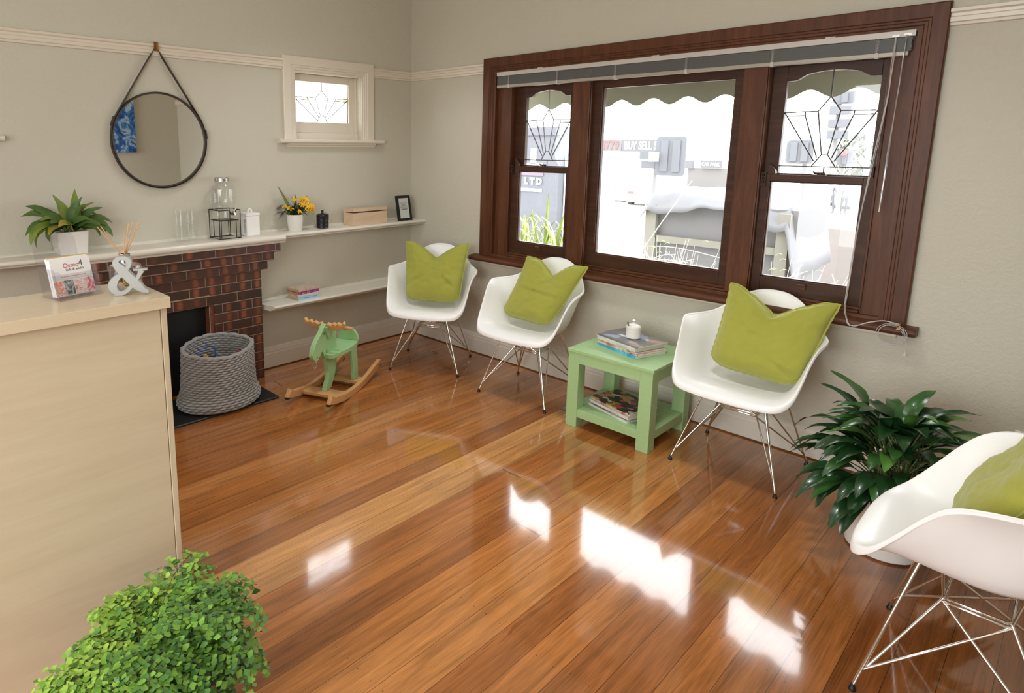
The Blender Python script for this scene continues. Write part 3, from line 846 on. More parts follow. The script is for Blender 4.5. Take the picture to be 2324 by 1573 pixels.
MB().box(1.672, 1.972, -4.47, -2.779, 1.0615, 1.095).build('counter_ledge', BIRCHT, desk, world=True, bevel=0.0015)
MB().box(1.690, 1.928, -4.45, -2.802, 0.05, 0.07).box(1.690, 1.708, -4.45, -2.802, 0.07, 1.061).build('back_panel', BIRCH, desk, world=True)

# ================================================================== CHAIRS
WPLAS = plain('white_moulded_plastic', srgb(248, 248, 248), 0.33, var=0.015, Specular_IOR_Level=0.5)
RIM = [(0, .278, .424), (.115, .275, .426), (.212, .256, .434), (.256, .212, .470), (.274, .160, .540), (.285, .110, .612), (.298, .062, .662), (.313, -.005, .688), (.284, -.092, .690), (.240, -.168, .700), (.192, -.226, .735), (.132, -.262, .785), (.068, -.278, .815), (0, -.282, .823)]
WAL = [(0, .222, .440), (.105, .220, .440), (.188, .206, .442), (.228, .168, .462), (.246, .122, .502), (.255, .072, .548), (.259, .022, .590), (.259, -.038, .615), (.240, -.108, .618), (.208, -.165, .622), (.164, -.206, .635), (.114, -.232, .655), (.060, -.246, .672), (0, -.250, .678)]
FLR = [(0, .125, .431), (.090, .124, .431), (.148, .112, .430), (.176, .090, .430), (.188, .060, .432), (.193, .030, .435), (.195, 0, .438), (.192, -.040, .442), (.178, -.088, .447), (.152, -.124, .451), (.118, -.150, .457), (.080, -.166, .463), (.040, -.174, .466), (0, -.177, .467)]
CEN = (0, -.015, .410)
def shell_mesh():
    full = lambda T: T + [(-x, y, z) for x, y, z in T[-2:0:-1]]
    Rm, Wl, Fl = full(RIM), full(WAL), full(FLR)
    N = len(Rm)
    def cyc(T, t):
        x = t * N; i = int(x) % N; f = x - int(x)
        p0, p1, p2, p3 = (T[(i + k) % N] for k in (-1, 0, 1, 2))
        return Vector(0.5 * ((2 * b) + (c - a) * f + (2 * a - 5 * b + 4 * c - d_) * f * f + (3 * b - a - 3 * c + d_) * f ** 3) for a, b, c, d_ in zip(p0, p1, p2, p3))
    NU, NV = 104, 24
    vs = [Vector(CEN)]
    for i in range(NU):
        t = i / NU
        r, w, f = cyc(Rm, t), cyc(Wl, t), cyc(Fl, t)
        c = Vector(CEN)
        mid = c.lerp(f, 0.55); mid.z = CEN[2] + (f.z - CEN[2]) * 0.28
        # turned-over lip of the rim
        o = (r - w); o.z = 0
        o = o.normalized() if o.length > 1e-5 else Vector((0, 1, 0))
        fr = max(0.0, min(1.0, (r.y - 0.02) / 0.20))           # 1 at the front edge, 0 from the arms back
        lip1 = r + o * (0.006 + 0.007 * fr) + Vector((0, 0, -0.005 - 0.008 * fr))
        lip = r + o * (0.007 + 0.008 * fr) + Vector((0, 0, -0.010 - 0.020 * fr))
        P = [tuple(c), tuple(mid), tuple(f), tuple(w), tuple(r), tuple(lip1), tuple(lip)]
        for j in range(1, NV + 1):
            tt = j / NV
            vs.append(Vector(catmull(P, tt)))
    def idx(i, j): return 1 + (i % NU) * NV + (j - 1)
    fs = [(0, idx(i, 1), idx(i + 1, 1)) for i in range(NU)]
    for i in range(NU):
        for j in range(1, NV):
            fs.append((idx(i, j), idx(i, j + 1), idx(i + 1, j + 1), idx(i + 1, j)))
    return vs, fs
def make_chair():
    root = thing('armchair', 'x', 'chair')
    vs, fs = shell_mesh()
    MB().add(vs, fs).build('seat_shell', WPLAS, root, smooth=180, solid=0.0065, solid_off=-1.0)
    feet = {(sx, sy): Vector((sx * 0.240, 0.220 if sy > 0 else -0.222, 0.0)) for sx in (-1, 1) for sy in (-1, 1)}
    top = {k: Vector((k[0] * 0.122, 0.125 if k[1] > 0 else -0.115, 0.414)) for k in feet}
    K = {k: Vector((k[0] * 0.082, k[1] * 0.070, 0.300)) for k in feet}
    for k, f in feet.items():
        m = MB()
        a = f + Vector((0, 0, 0.012))
        m.tube([a, top[k]], 0.0048, 10)
        j = a.lerp(top[k], 0.10)
        m.tube([j, K[k]], 0.0042, 8)
        j2 = a.lerp(top[k], 0.13)
        kx = (-k[0], k[1]); ky = (k[0], -k[1])
        m.tube([j2, K[ky] * 1.0 + Vector((0, 0, -0.012))], 0.0042, 8)
        leg = m.build('leg', CHROME, root, smooth=60)
        MB().lathe([(0.0095, 0.0), (0.0105, 0.002), (0.009, 0.008), (0.0062, 0.013), (0.0055, 0.020)], 16, M=Matrix.Translation(f)).build('glide', RUBBER, leg, smooth=50)
    m = MB()
    for z, r in ((0.300, 0.0042), (0.288, 0.0042)):
        q = [K[(1, 1)], K[(-1, 1)], K[(-1, -1)], K[(1, -1)]]
        pts = []
        for i in range(4):
            A, B = q[i], q[(i + 1) % 4]
            for s_ in (0.06, 0.94):
                p = A.lerp(B, s_); p.z = z; pts.append(p)
        m.tube(pts, r, 8, cyc=True)
    for sy in (-1, 1):      # braces rising from the centre frame to the opposite mounts
        for sx in (-1, 1):
            m.tube([K[(sx, sy)] + Vector((0, 0, -0.006)), Vector((-sx * 0.02, sy * 0.095, 0.365)), top[(-sx, sy)] + Vector((sx * 0.01, 0, -0.004))], 0.0040, 8)
    for k in top:
        m.lathe([(0.015, -0.012), (0.017, 0.006), (0.013, 0.012)], 14, M=Matrix.Translation(top[k]))
    m.build('wire_base', CHROME, root, smooth=60)
    return root
ch = make_chair()
CHG = 'white moulded armchairs on chrome wire bases'
chairs = []
for i, (x, y, rz, lab) in enumerate((
        (0.693, -0.430, -149, 'white moulded armchair in the corner where the two walls meet'),
        (1.502, -0.345, -176, 'white moulded armchair between the corner armchair and the green side table'),
        (2.750, -0.322, 180, 'white moulded armchair between the green side table and the floor peace lily'),
        (3.715, -1.245, 90, 'nearest white moulded armchair, cut off by the right edge'))):
    c = ch if i == 0 else copy_tree(ch)
    place(c, (x, y, 0), radians(rz))
    tag(c, lab, 'chair', CHG)
    chairs.append(c)

# ================================================================== CUSHIONS
def m_linen():
    t = NT('lime_linen')
    v = t.coord()
    n0 = t.n('TexNoise', {'Vector': v, 'Scale': 6.0, 'Detail': 3.0})
    wv = t.n('TexNoise', {'Vector': t.coord((900, 900, 900)), 'Scale': 1.0, 'Detail': 1.0})
    c = t.mix(n0.outputs[0], srgb(160, 161, 63), srgb(152, 153, 56))
    n1 = t.n('TexNoise', {'Vector': t.coord((14, 14, 9)), 'Scale': 1.0, 'Detail': 3.0, 'Distortion': 1.0})
    h = t.math('ADD', t.math('MULTIPLY', wv.outputs[0], 0.06), n1.outputs[0])
    return t.pbr(c, 0.85, 0.0, t.bump(h, 0.35, 0.012), Sheen_Weight=0.25, Sheen_Roughness=0.5)
LIME = m_linen()
def cushion(label, chair_xy, rz, lat=0.0, fwd=-0.02, zb=0.455, w=0.44, h=0.42, th=0.070, tilt=20, shear=0.0, u0=0.0, vd=0.10, vw=0.55, seed=1, roll=0.0, creases=(), nar=0.12):
    """square cushion standing on a seat. local frame of the chair: x lateral, y forward, z up"""
    c = thing('cushion', label, 'cushion', (chair_xy[0], chair_xy[1], 0), radians(rz), 'lime green cushions on the armchairs')
    rnd = random.Random(seed)
    off = Vector((rnd.uniform(0, 50), rnd.uniform(0, 50), rnd.uniform(0, 50)))
    tl = radians(tilt)
    ax_up = Vector((0, -sin(tl), cos(tl)))
    ax_out = Vector((0, cos(tl), sin(tl)))
    ro = radians(roll)
    ux = Vector((1, 0, 0)) * cos(ro) + ax_up * sin(ro)
    uz = ax_up * cos(ro) - Vector((1, 0, 0)) * sin(ro)
    org = Vector((lat, fwd, zb))
    def outline(u, v):
        x = w / 2 * u * (1 - 0.055 * (1 - v * v))
        z = h * (0.5 + 0.5 * v * (1 - 0.05 * (1 - u * u)))
        # chop in the top edge
        q = max(0.0, 1 - abs(u - u0) / vw)
        k = max(0.0, (v + 0.15) / 1.15) ** 1.6
        z -= vd * k * (q ** 1.15)
        x += 0.012 * k * (u) * (1 if abs(u) > 0.5 else 0)
        # the bottom edge spreads and sags
        if v < 0.2:
            b_ = (0.2 - v) / 1.2
            x *= 1 - nar * b_ ** 1.4
            z += 0.05 * b_ ** 2 * abs(u) ** 5
        x += shear * (v)
        return x, z
    def thick(u, v):
        e = ((1 - u ** 4) * (1 - v ** 4)) ** 0.55 if abs(u) < 1 and abs(v) < 1 else 0.0
        bag = 1.0 - 0.28 * v
        q = max(0.0, 1 - abs(u - u0) / 0.35)
        k = max(0.0, v) ** 1.3
        return th * e * bag * (1 - 0.60 * q * k)
    def pt(u, v, sgn):
        x, z = outline(u, v)
        t_ = thick(u, v) * sgn
        wr = 0.0
        if abs(u) < 1 and abs(v) < 1:
            m = ((1 - u * u) * (1 - v * v)) ** 0.4
            p = Vector((u * 2.2, v * 3.0, sgn)) + off
            wr = (noise.noise(p) * 0.011 + noise.noise(p * 2.7) * 0.006) * m
            rd_ = noise.noise(Vector((u * 1.3 + v * 2.2, u * 3.0 - v * 0.9, sgn * 2.0)) + off)
            wr -= 0.006 * m * max(0.0, 1 - abs(rd_) * 6) ** 1.5
            for (cu, cv, ang, ln, dp) in creases:
                du, dv = u - cu, v - cv
                a = du * cos(ang) + dv * sin(ang); b = -du * sin(ang) + dv * cos(ang)
                if abs(a) < ln and sgn > 0:
                    wr -= dp * (cos(a / ln * pi / 2)) * exp(-(b / 0.055) ** 2) - dp * 0.5 * cos(a / ln * pi / 2) * exp(-((b - 0.11) / 0.07) ** 2)
            # gathers along the side seams
            g = abs(u) ** 6
            wr += 0.0035 * g * sin(v * 26 + seed) * (1 - abs(u)) * 6
        return org + ux * x + uz * z + ax_out * (t_ + wr + 0.012 * v * v * (1 if v < 0 else 0.4) * 0)
    N = 45
    mb = MB()
    vals = [-cos(pi * k / (N - 1)) * 0.35 + (-1 + 2 * k / (N - 1)) * 0.65 for k in range(N)]
    mb.grid(lambda a, b: pt(vals[int(round(a * (N - 1)))], vals[int(round(b * (N - 1)))], 1), N, N)
    mb.grid(lambda a, b: pt(vals[int(round(a * (N - 1)))], vals[int(round(b * (N - 1)))], -1), N, N, flip=True)
    o = mb.build('cover', LIME, c, smooth=180, weld=True)
    # flanged seam round the edge
    ring = [(-1 + 2 * k / 40, -1) for k in range(40)] + [(1, -1 + 2 * k / 40) for k in range(40)] + [(1 - 2 * k / 40, 1) for k in range(40)] + [(-1, 1 - 2 * k / 40) for k in range(40)]
    P = [pt(u, v, 1) for u, v in ring]
    cen = sum(P, Vector()) / len(P)
    m2 = MB()
    n = len(P)
    vs = []
    for i, p in enumerate(P):
        tg = (P[(i + 1) % n] - P[i - 1]).normalized()
        nr = tg.cross(ax_out)
        if nr.dot(p - cen) < 0: nr = -nr
        e = 0.007 + 0.0012 * sin(i * 1.7)
        vs += [p - nr * 0.004 + ax_out * 0.0016, p + nr * e + ax_out * (0.0012 + 0.0012 * sin(i * 0.9)), p + nr * e - ax_out * (0.0012 - 0.0012 * sin(i * 0.9)), p - nr * 0.004 - ax_out * 0.0016]
    fs = [(i * 4 + k, i * 4 + (k + 1) % 4, ((i + 1) % n) * 4 + (k + 1) % 4, ((i + 1) % n) * 4 + k) for i in range(n) for k in range(4)]
    m2.add(vs, fs).build('flange', LIME, c, smooth=50)
    return c
cushion('lime green cushion with a deep V chop on the corner armchair', (0.693, -0.430), -149, lat=0.0, fwd=0.005, zb=0.452, w=0.435, h=0.425, tilt=19, u0=-0.02, vd=0.105, vw=0.75, seed=2, creases=((0.62, -0.35, 2.6, 0.5, 0.012), (-0.55, -0.35, 0.7, 0.45, 0.010)))
cushion('lime green cushion leaning on the armchair left of the side table', (1.502, -0.345), -176, lat=-0.01, fwd=0.02, zb=0.458, w=0.40, h=0.405, tilt=21, u0=0.0, vd=0.085, vw=0.6, seed=5, shear=-0.052, roll=2, creases=((-0.30, -0.10, 0.08, 1.0, 0.011),))
cushion('lime green cushion on the armchair right of the side table', (2.750, -0.322), 180, lat=-0.045, fwd=0.03, zb=0.462, w=0.45, h=0.42, tilt=21, u0=0.02, vd=0.105, vw=0.8, seed=9, shear=-0.016, roll=3, creases=((-0.62, -0.72, 0.4, 0.4, 0.014), (0.1, 0.55, 0.25, 0.4, 0.008)))
cushion('lime green cushion on the nearest armchair, cut by the frame', (3.715, -1.245), 90, lat=0.0, fwd=0.055, zb=0.462, w=0.45, h=0.43, tilt=27, nar=0.12, u0=0.0, vd=0.08, seed=12)

# ================================================================== GREEN SIDE TABLE
def m_green():
    t = NT('mint_paint')
    n0 = t.n('TexNoise', {'Vector': t.coord((5, 70, 70)), 'Scale': 1.0, 'Detail': 5.0})
    n1 = t.n('TexNoise', {'Vector': t.coord((9, 9, 9)), 'Scale': 1.0, 'Detail': 2.0})
    c = t.mix(n0.outputs[0], srgb(158, 194, 136), srgb(172, 206, 152))
    c = t.mix(t.math('MULTIPLY', n1.outputs[0], 0.25), c, srgb(148, 180, 124))
    return t.pbr(c, 0.4, 0.0, t.bump(n0.outputs[0], 0.3, 0.003))
MINT = m_green()
tb = thing('side_table', 'mint green square side table with lower shelf, magazines on both levels', 'table', (2.166, -0.352, 0))
tx0, tx1, ty0, ty1, tz = 1.922, 2.410, -0.582, -0.122, 0.447
MB().box(tx0 - 0.004, tx1 + 0.004, ty0 - 0.004, ty1 + 0.004, tz - 0.019, tz).build('tabletop', MINT, tb, world=True, bevel=0.0025)
lw = 0.068
for a, b in ((tx0, ty0), (tx1 - lw, ty0), (tx0, ty1 - lw), (tx1 - lw, ty1 - lw)):
    MB().box(a, a + lw, b, b + lw, 0, tz - 0.0195).build('leg', MINT, tb, world=True, bevel=0.0025)
for (x0, x1, y0, y1) in ((tx0 + lw, tx1 - lw, ty0 + 0.001, ty0 + 0.024), (tx0 + lw, tx1 - lw, ty1 - 0.024, ty1 - 0.001), (tx0 + 0.001, tx0 + 0.024, ty0 + lw, ty1 - lw), (tx1 - 0.024, tx1 - 0.001, ty0 + lw, ty1 - lw)):
    MB().box(x0, x1, y0, y1, tz - 0.076, tz - 0.0195).build('apron', MINT, tb, world=True, bevel=0.001)
m2 = MB().box(tx0 + lw, tx1 - lw, ty0 + 0.002, ty1 - 0.002, 0.062, 0.108).box(tx0 + 0.002, tx0 + lw, ty0 + lw, ty1 - lw, 0.062, 0.108).box(tx1 - lw, tx1 - 0.002, ty0 + lw, ty1 - lw, 0.062, 0.108)
m2.build('lower_shelf', MINT, tb, world=True, bevel=0.0015)

PAPER = plain('page_edges', srgb(226, 220, 208), 0.8, var=0.1, scale=400)
def busy_mat(name, cols, scale=22.0):
    """printed cover: blocks of picture and type"""
    t = NT(name)
    n0 = t.n('TexNoise', {'Vector': t.coord(), 'Scale': 30.0, 'Detail': 2.0})
    v = t.n('TexVoronoi', {'Vector': t.mix(0.035, t.coord((1, 1.5, 0.1)), n0.outputs['Color']), 'Scale': scale})
    sp = t.n('SeparateColor', {0: v.outputs['Color']})
    c = t.ramp(sp.outputs[0], [(i / len(cols), col) for i, col in enumerate(cols)], 'CONSTANT')
    return t.pbr(c, 0.3)
def cover_mat(name, cols, scale=9.0, rough=0.25, dist=2.0):
    t = NT(name)
    n0 = t.n('TexNoise', {'Vector': t.coord((1, 1, 0.2)), 'Scale': scale, 'Detail': 3.0, 'Distortion': dist})
    k = len(cols)
    c = t.ramp(n0.outputs[0], [(0.28 + 0.44 * i / max(1, k - 1), col) for i, col in enumerate(cols)])
    return t.pbr(c, rough)
def magazine(label, c, z, w, d, th, ang, cover, group, name='magazine', cat='magazine', soft=True, spine='x0', pages=None):
    """w along local x, d along local y, lying flat with its underside at z"""
    m = thing(name, label, cat, (c[0], c[1], z), radians(ang), group)
    x0, x1, y0, y1 = -w / 2, w / 2, -d / 2, d / 2
    cv = 0.0009 if soft else 0.0018
    s_ = 0.0 if soft else 0.003
    MB().box(x0 + s_ + (cv if spine == 'x0' else 0), x1 - s_, y0 + s_ + (cv if spine == 'y0' else 0), y1 - s_, cv, th - cv).build('pages', pages or PAPER, m)
    mb = MB().box(x0, x1, y0, y1, 0, cv).box(x0, x1, y0, y1, th - cv, th)
    if spine == 'x0': mb.box(x0, x0 + cv, y0, y1, cv, th - cv)
    elif spine == 'y0': mb.box(x0, x1, y0, y0 + cv, cv, th - cv)
    mb.build('cover', cover, m)
    return m
G1 = 'magazines on top of the green side table'
z = tz + 0.0003
ctop = (2.160, -0.350)
C = {
 'blue': cover_mat('cover_blue', [srgb(40, 140, 190), srgb(60, 165, 205), srgb(120, 195, 220)]),
 'red': cover_mat('cover_red', [srgb(150, 60, 60), srgb(214, 120, 120), srgb(226, 214, 205), srgb(90, 70, 60)]),
 'brown': cover_mat('cover_brown', [srgb(90, 70, 56), srgb(180, 160, 140), srgb(225, 215, 205)]),
 'cream': cover_mat('cover_cream', [srgb(214, 206, 192), srgb(228, 222, 210), srgb(190, 176, 160)]),
 'white': cover_mat('cover_white', [srgb(232, 230, 226), srgb(222, 218, 214), srgb(206, 200, 196)]),
 'grey': busy_mat('cover_grey', [srgb(112, 114, 120), srgb(128, 130, 136), srgb(120, 122, 126), srgb(160, 170, 188), srgb(118, 118, 122), srgb(228, 228, 232), srgb(132, 132, 136), srgb(196, 160, 136)], 13.0),
 'busy': busy_mat('cover_busy', [srgb(24, 22, 22), srgb(90, 76, 66), srgb(30, 30, 34), srgb(176, 146, 56), srgb(40, 34, 30), srgb(206, 206, 204), srgb(206, 70, 96), srgb(60, 56, 54), srgb(190, 120, 100), srgb(26, 26, 30)], 24.0),
 'dark': cover_mat('cover_dark', [srgb(50, 50, 52), srgb(110, 106, 100), srgb(190, 186, 180)]),
}
for lab, key, w, d, th, ang, dx, dy in (
        ('bright blue magazine at the bottom of the stack on the green table', 'blue', 0.285, 0.215, 0.015, -17, 0.002, 0.0),
        ('red and cream magazine just above the bright blue one on the table', 'red', 0.290, 0.220, 0.009, -15, 0.006, 0.004),
        ('brown and white magazine in the middle of the tabletop stack', 'brown', 0.288, 0.212, 0.008, -18, -0.002, 0.002),
        ('thick cream magazine third from the top of the tabletop stack', 'cream', 0.280, 0.210, 0.012, -16, -0.006, 0.003),
        ('white magazine directly under the grey one on the tabletop stack', 'white', 0.284, 0.212, 0.011, -17, -0.006, 0.0),
        ('grey glossy magazine on top of the stack under the white candle jar', 'grey', 0.300, 0.222, 0.009, -15, 0.0, 0.004)):
    mg = magazine(lab, (ctop[0] + dx, ctop[1] + dy), z, w, d, th, ang, C[key], G1, spine='y0')
    z += th + 0.0004
ztop = z
G2 = 'magazines on the lower shelf of the green side table'
z = 0.1083
cb = (2.165, -0.400)
for lab, key, w, d, th, ang, dx, dy in (
        ('thick white magazine at the bottom of the lower shelf stack', 'white', 0.288, 0.215, 0.009, -16, -0.002, -0.006),
        ('dark photo magazine just above the bottom white one, lower shelf', 'dark', 0.284, 0.212, 0.007, -14, 0.008, 0.0),
        ('pale magazine with a dark spine line in the lower shelf stack', 'cream', 0.286, 0.212, 0.006, -16, 0.0, 0.0),
        ('thick white magazine in the middle of the lower shelf stack', 'white', 0.282, 0.210, 0.009, -15, -0.004, -0.003),
        ('brown and white magazine high in the lower shelf stack', 'brown', 0.280, 0.210, 0.006, -16, 0.004, 0.002),
        ('magazine with a red edge second from top, lower shelf', 'red', 0.280, 0.208, 0.006, -14, 0.002, 0.0),
        ('colourful dark magazine on top of the lower shelf stack', 'busy', 0.282, 0.210, 0.007, -16, 0.0, 0.004)):
    magazine(lab, (cb[0] + dx, cb[1] + dy), z, w, d, th, ang, C[key], G2, spine='y0')
    z += th + 0.0004
# white diamond-cut candle jar
WCER = plain('white_ceramic', srgb(236, 234, 228), 0.25, var=0.02)
def diamond_jar(name, label, cat, loc, mat, r, h, tagm=None):
    j = thing(name, label, cat, loc)
    NU_, NV_ = 96, 40
    def f(a, b):
        th_ = 2 * pi * a
        zz = 0.004 + b * (h - 0.010)
        m = min(1, b * 8, (1 - b) * 8)
        dd = (abs(sin(th_ * 8 + b * 9)) + abs(sin(th_ * 8 - b * 9)))
        rr = r - 0.0016 * m * (1 - dd / 2)
        return (rr * cos(th_), rr * sin(th_), zz)
    m_ = MB().grid(f, NU_, NV_, cyc_u=True)
    m_.lathe([(0.001, 0.0), (r - 0.006, 0.0), (r, 0.004)], 48, cap0=True, cap1=False).lathe([(r, h - 0.006), (r - 0.001, h - 0.003), (r - 0.003, h - 0.003)], 48, cap0=False, cap1=True)
    m_.build('jar', mat, j, smooth=40)
    lid = MB().lathe([(r + 0.0005, h - 0.0025), (r + 0.001, h + 0.001), (r - 0.002, h + 0.006), (r * 0.75, h + 0.012), (0.009, h + 0.017), (0.0075, h + 0.024), (0.0095, h + 0.030), (0.0085, h + 0.037), (0.001, h + 0.040)], 40).build('lid', mat, j, smooth=50)
    return j
jar = diamond_jar('candle_jar', 'white diamond-patterned candle jar on the magazine stack', 'candle jar', (2.172, -0.352, ztop), WCER, 0.0385, 0.062)
tagM = frame_mat((-0.018, -0.030, 0.080), (0.62, -0.76, 0.18), (-0.05, 0.05, 1.0), (-0.76, -0.62, 0))
BLKT = plain('black_card', srgb(28, 28, 28), 0.6)
tg = MB().box(-0.019, 0.019, -0.010, 0.010, -0.0006, 0.0006, M=tagM).tube([(-0.004, -0.012, 0.0925), (0.004, -0.010, 0.0915), (0.010, -0.001, 0.0915), (0.003, 0.009, 0.0918), (-0.008, 0.004, 0.092), (-0.004, -0.012, 0.0925)], 0.0009, 5).build('hang_tag', BLKT, jar)
WPR = plain('white_print', srgb(220, 220, 216), 0.6)
ml = MB()
for k in range(6):
    a = -0.013 + k * 0.005
    ml.box(a, a + 0.0022, -0.005 + 0.001 * (k % 3), 0.006 - 0.001 * (k % 2), 0.0006, 0.0009, M=tagM)
ml.build('tag_print', WPR, tg)
# ================================================================== BOOKS ON THE LOWER SHELF
G3 = 'books stacked on the lower white shelf'
C.update({
 'sky': cover_mat('cover_sky', [srgb(150, 190, 220), srgb(160, 200, 226), srgb(172, 206, 230)], 5.0, 0.35),
 'ivory': cover_mat('cover_ivory', [srgb(226, 218, 202), srgb(214, 202, 184)], 6.0, 0.4),
 'purple': cover_mat('cover_purple', [srgb(226, 210, 206), srgb(130, 50, 120), srgb(160, 60, 140), srgb(50, 40, 46)], 22.0, 0.4),
 'pink': cover_mat('cover_pink', [srgb(196, 60, 110), srgb(150, 40, 60)], 6.0, 0.4),
 'teal': cover_mat('cover_teal', [srgb(60, 120, 160), srgb(196, 196, 192), srgb(206, 150, 90), srgb(200, 200, 198)], 9.0, 0.3),
})
TANP = plain('tan_pages', srgb(206, 176, 130), 0.8, var=0.15, scale=500)
z = 0.4893
bx, by = 0.105, -1.118
for lab, key, w, d, th, ang, dx, pg in (
        ('thick sky blue paperback at the bottom of the book stack', 'sky', 0.172, 0.128, 0.026, 4, 0.0, TANP),
        ('ivory paperback second from the bottom of the book stack', 'ivory', 0.174, 0.128, 0.013, 3, -0.002, TANP),
        ('purple spined book in the middle of the book stack', 'purple', 0.176, 0.126, 0.013, 5, 0.003, TANP),
        ('thin pink book below the topmost one in the stack', 'pink', 0.176, 0.126, 0.008, 4, 0.004, TANP),
        ('teal spined picture book on top of the book stack', 'teal', 0.178, 0.132, 0.016, 6, 0.002, TANP)):
    b = magazine(lab, (bx, by + dx), z, w, d, th, 90 + ang, C[key], G3, 'book', 'book', False, 'y0', pg)
    if key == 'sky':
        for nm, x0, x1, h in (('title_print', -0.045, 0.002, 0.005), ('author_print', 0.040, 0.072, 0.004)):
            MB().box(x0, x1, -d / 2 - 0.0004, -d / 2, th / 2 - h / 2, th / 2 + h / 2).build(nm, plain('blue_grey_print', srgb(112, 142, 170), 0.6), b)
    z += th + 0.0004

# ================================================================== THINGS ON THE MANTELPIECE AND UPPER SHELF
MT = 0.9602
LEAFD = plain('glossy_green_leaf', srgb(84, 116, 48), 0.5, var=0.35, scale=14)
LEAFM = plain('mid_green_leaf', srgb(128, 150, 58), 0.5, var=0.3, scale=14)
LEAFY = plain('yellowing_leaf', srgb(176, 160, 62), 0.42, var=0.25, scale=18)
STEM = plain('green_stem', srgb(98, 116, 58), 0.5)
SOIL = plain('dark_soil', srgb(46, 34, 26), 0.95, var=0.4, scale=120, bump=0.6)
def leaf(mb, pts, wmax, nrm, mi=0, fold=0.25, ns=9, tipp=1.0, wave=0.0, ph=0.0):
    """leaf blade along pts (3-4 control points); nrm = rough upper-side direction"""
    P = [Vector(p) for p in curve_pts([tuple(p) for p in pts], ns)]
    vs = []
    for i, p in enumerate(P):
        t_ = i / (ns - 1)
        tg = (P[min(i + 1, ns - 1)] - P[max(i - 1, 0)]).normalized()
        sd = tg.cross(Vector(nrm))
        sd = sd.normalized() if sd.length > 1e-5 else tg.orthogonal().normalized()
        up = sd.cross(tg).normalized()
        wd = wmax * 0.5 * (sin(pi * min(1, t_ ** 0.72)) ** 0.85 if t_ < 1 else 0.0) + 0.0004
        if t_ > 0.75: wd *= 1 - 0.25 * (t_ - 0.75) / 0.25 * tipp
        wv = wave * sin(t_ * 14 + ph)
        vs += [p - sd * wd + up * (fold * wd + wv), p - sd * wd * 0.5 + up * fold * wd * 0.32, p, p + sd * wd * 0.5 + up * fold * wd * 0.32, p + sd * wd + up * (fold * wd - wv)]
    fs = [(i * 5 + k, i * 5 + k + 1, i * 5 + 6 + k, i * 5 + 5 + k) for i in range(ns - 1) for k in range(4)]
    mb.add(vs, fs, mi)
def clampx(p, lo=0.010):
    return (max(p[0], lo), p[1], p[2])

# potted peace lily, white square pot
pl = thing('potted_plant', 'potted peace lily with yellowing leaves in a square white pot', 'plant', (0.085, -2.555, MT))
WPOT = plain('white_pot', srgb(232, 230, 224), 0.35, var=0.02)
mb = MB()
a, b_ = 0.066, 0.0745
pr = [(a, 0), (b_, 0.122), (b_ - 0.004, 0.122), (b_ - 0.006, 0.100)]
vs = [(sx * r, sy * r, zz) for r, zz in pr for sx, sy in ((-1, -1), (1, -1), (1, 1), (-1, 1))]
fs = [(i * 4 + k, i * 4 + (k + 1) % 4, i * 4 + 4 + (k + 1) % 4, i * 4 + 4 + k) for i in range(3) for k in range(4)] + [(3, 2, 1, 0)]
mb.add(vs, fs).build('pot', WPOT, pl, bevel=0.002)
MB().box(-0.068, 0.068, -0.068, 0.068, 0.095, 0.104).build('soil', SOIL, pl)
mb = MB(); ms = MB()
rnd = random.Random(11)
# (lateral angle in degrees measured in the y/z plane as the camera sees it, length, bend, depth out, width, material)
spec = [(-62, .30, .55, .02, .055, 0), (-74, .27, .9, .05, .05, 0), (-80, .28, 1.1, .08, .055, 1), (-50, .26, .35, .03, .06, 0), (-22, .235, .08, .02, .058, 1), (2, .245, .05, .01, .052, 1), (18, .22, .2, .05, .050, 0),
        (38, .235, .45, .03, .034, 1), (52, .215, .6, .02, .022, 0), (60, .20, .7, .06, .022, 0), (68, .24, .75, .04, .022, 0), (78, .22, 1.0, .06, .042, 0), (72, .20, 1.2, .09, .045, 0), (-68, .24, 1.35, .10, .035, 1), (-84, .27, 1.25, .07, .03, 1),
        (-40, .17, 1.0, .12, .06, 0), (-20, .16, 1.2, .13, .055, 0), (-12, .15, 1.5, .14, .052, 2), (12, .16, 1.3, .13, .050, 0), (34, .17, 1.3, .12, .050, 0), (50, .19, 1.4, .10, .046, 0), (62, .20, 1.5, .09, .042, 0), (-56, .19, 1.3, .11, .045, 2), (44, .15, 1.0, .08, .042, 2),
        (-30, .20, .7, .09, .05, 0), (5, .19, .6, .09, .05, 0), (26, .20, .7, .07, .05, 0), (-46, .22, .9, .05, .05, 1), (56, .23, 1.0, .03, .035, 0), (-8, .13, 1.7, .15, .045, 0), (22, .12, 1.8, .15, .05, 0), (-60, .16, 1.7, .12, .04, 0)]
for ang, L_, bend, dep, wd, mi in spec:
    an = radians(ang) + rnd.uniform(-.05, .05)
    base = Vector((rnd.uniform(-.03, .03), rnd.uniform(-.03, .03), .10))
    P = [base]
    d_ang = an
    p = base.copy()
    for k in range(1, 6):
        t_ = k / 5
        aa = an * (0.45 + 0.55 * t_) + (1 if ang > 0 else -1) * bend * t_ * t_ * 1.25
        p = p + Vector((dep * 0.26, sin(aa) * L_ / 5, cos(aa) * L_ / 5))
        P.append(p.copy())
    P = [Vector((max(q.x, -0.074), q.y, q.z)) for q in P]
    ms.tube([P[0], P[1], P[2]], 0.0016, 5)
    leaf(mb, P[1:], wd, (0.75, 0, 0.7), mi, 0.22, 10, wave=0.003, ph=ang)
mb.build('leaves', [LEAFD, LEAFM, LEAFY], pl, smooth=60)
ms.build('stems', STEM, pl, smooth=60)

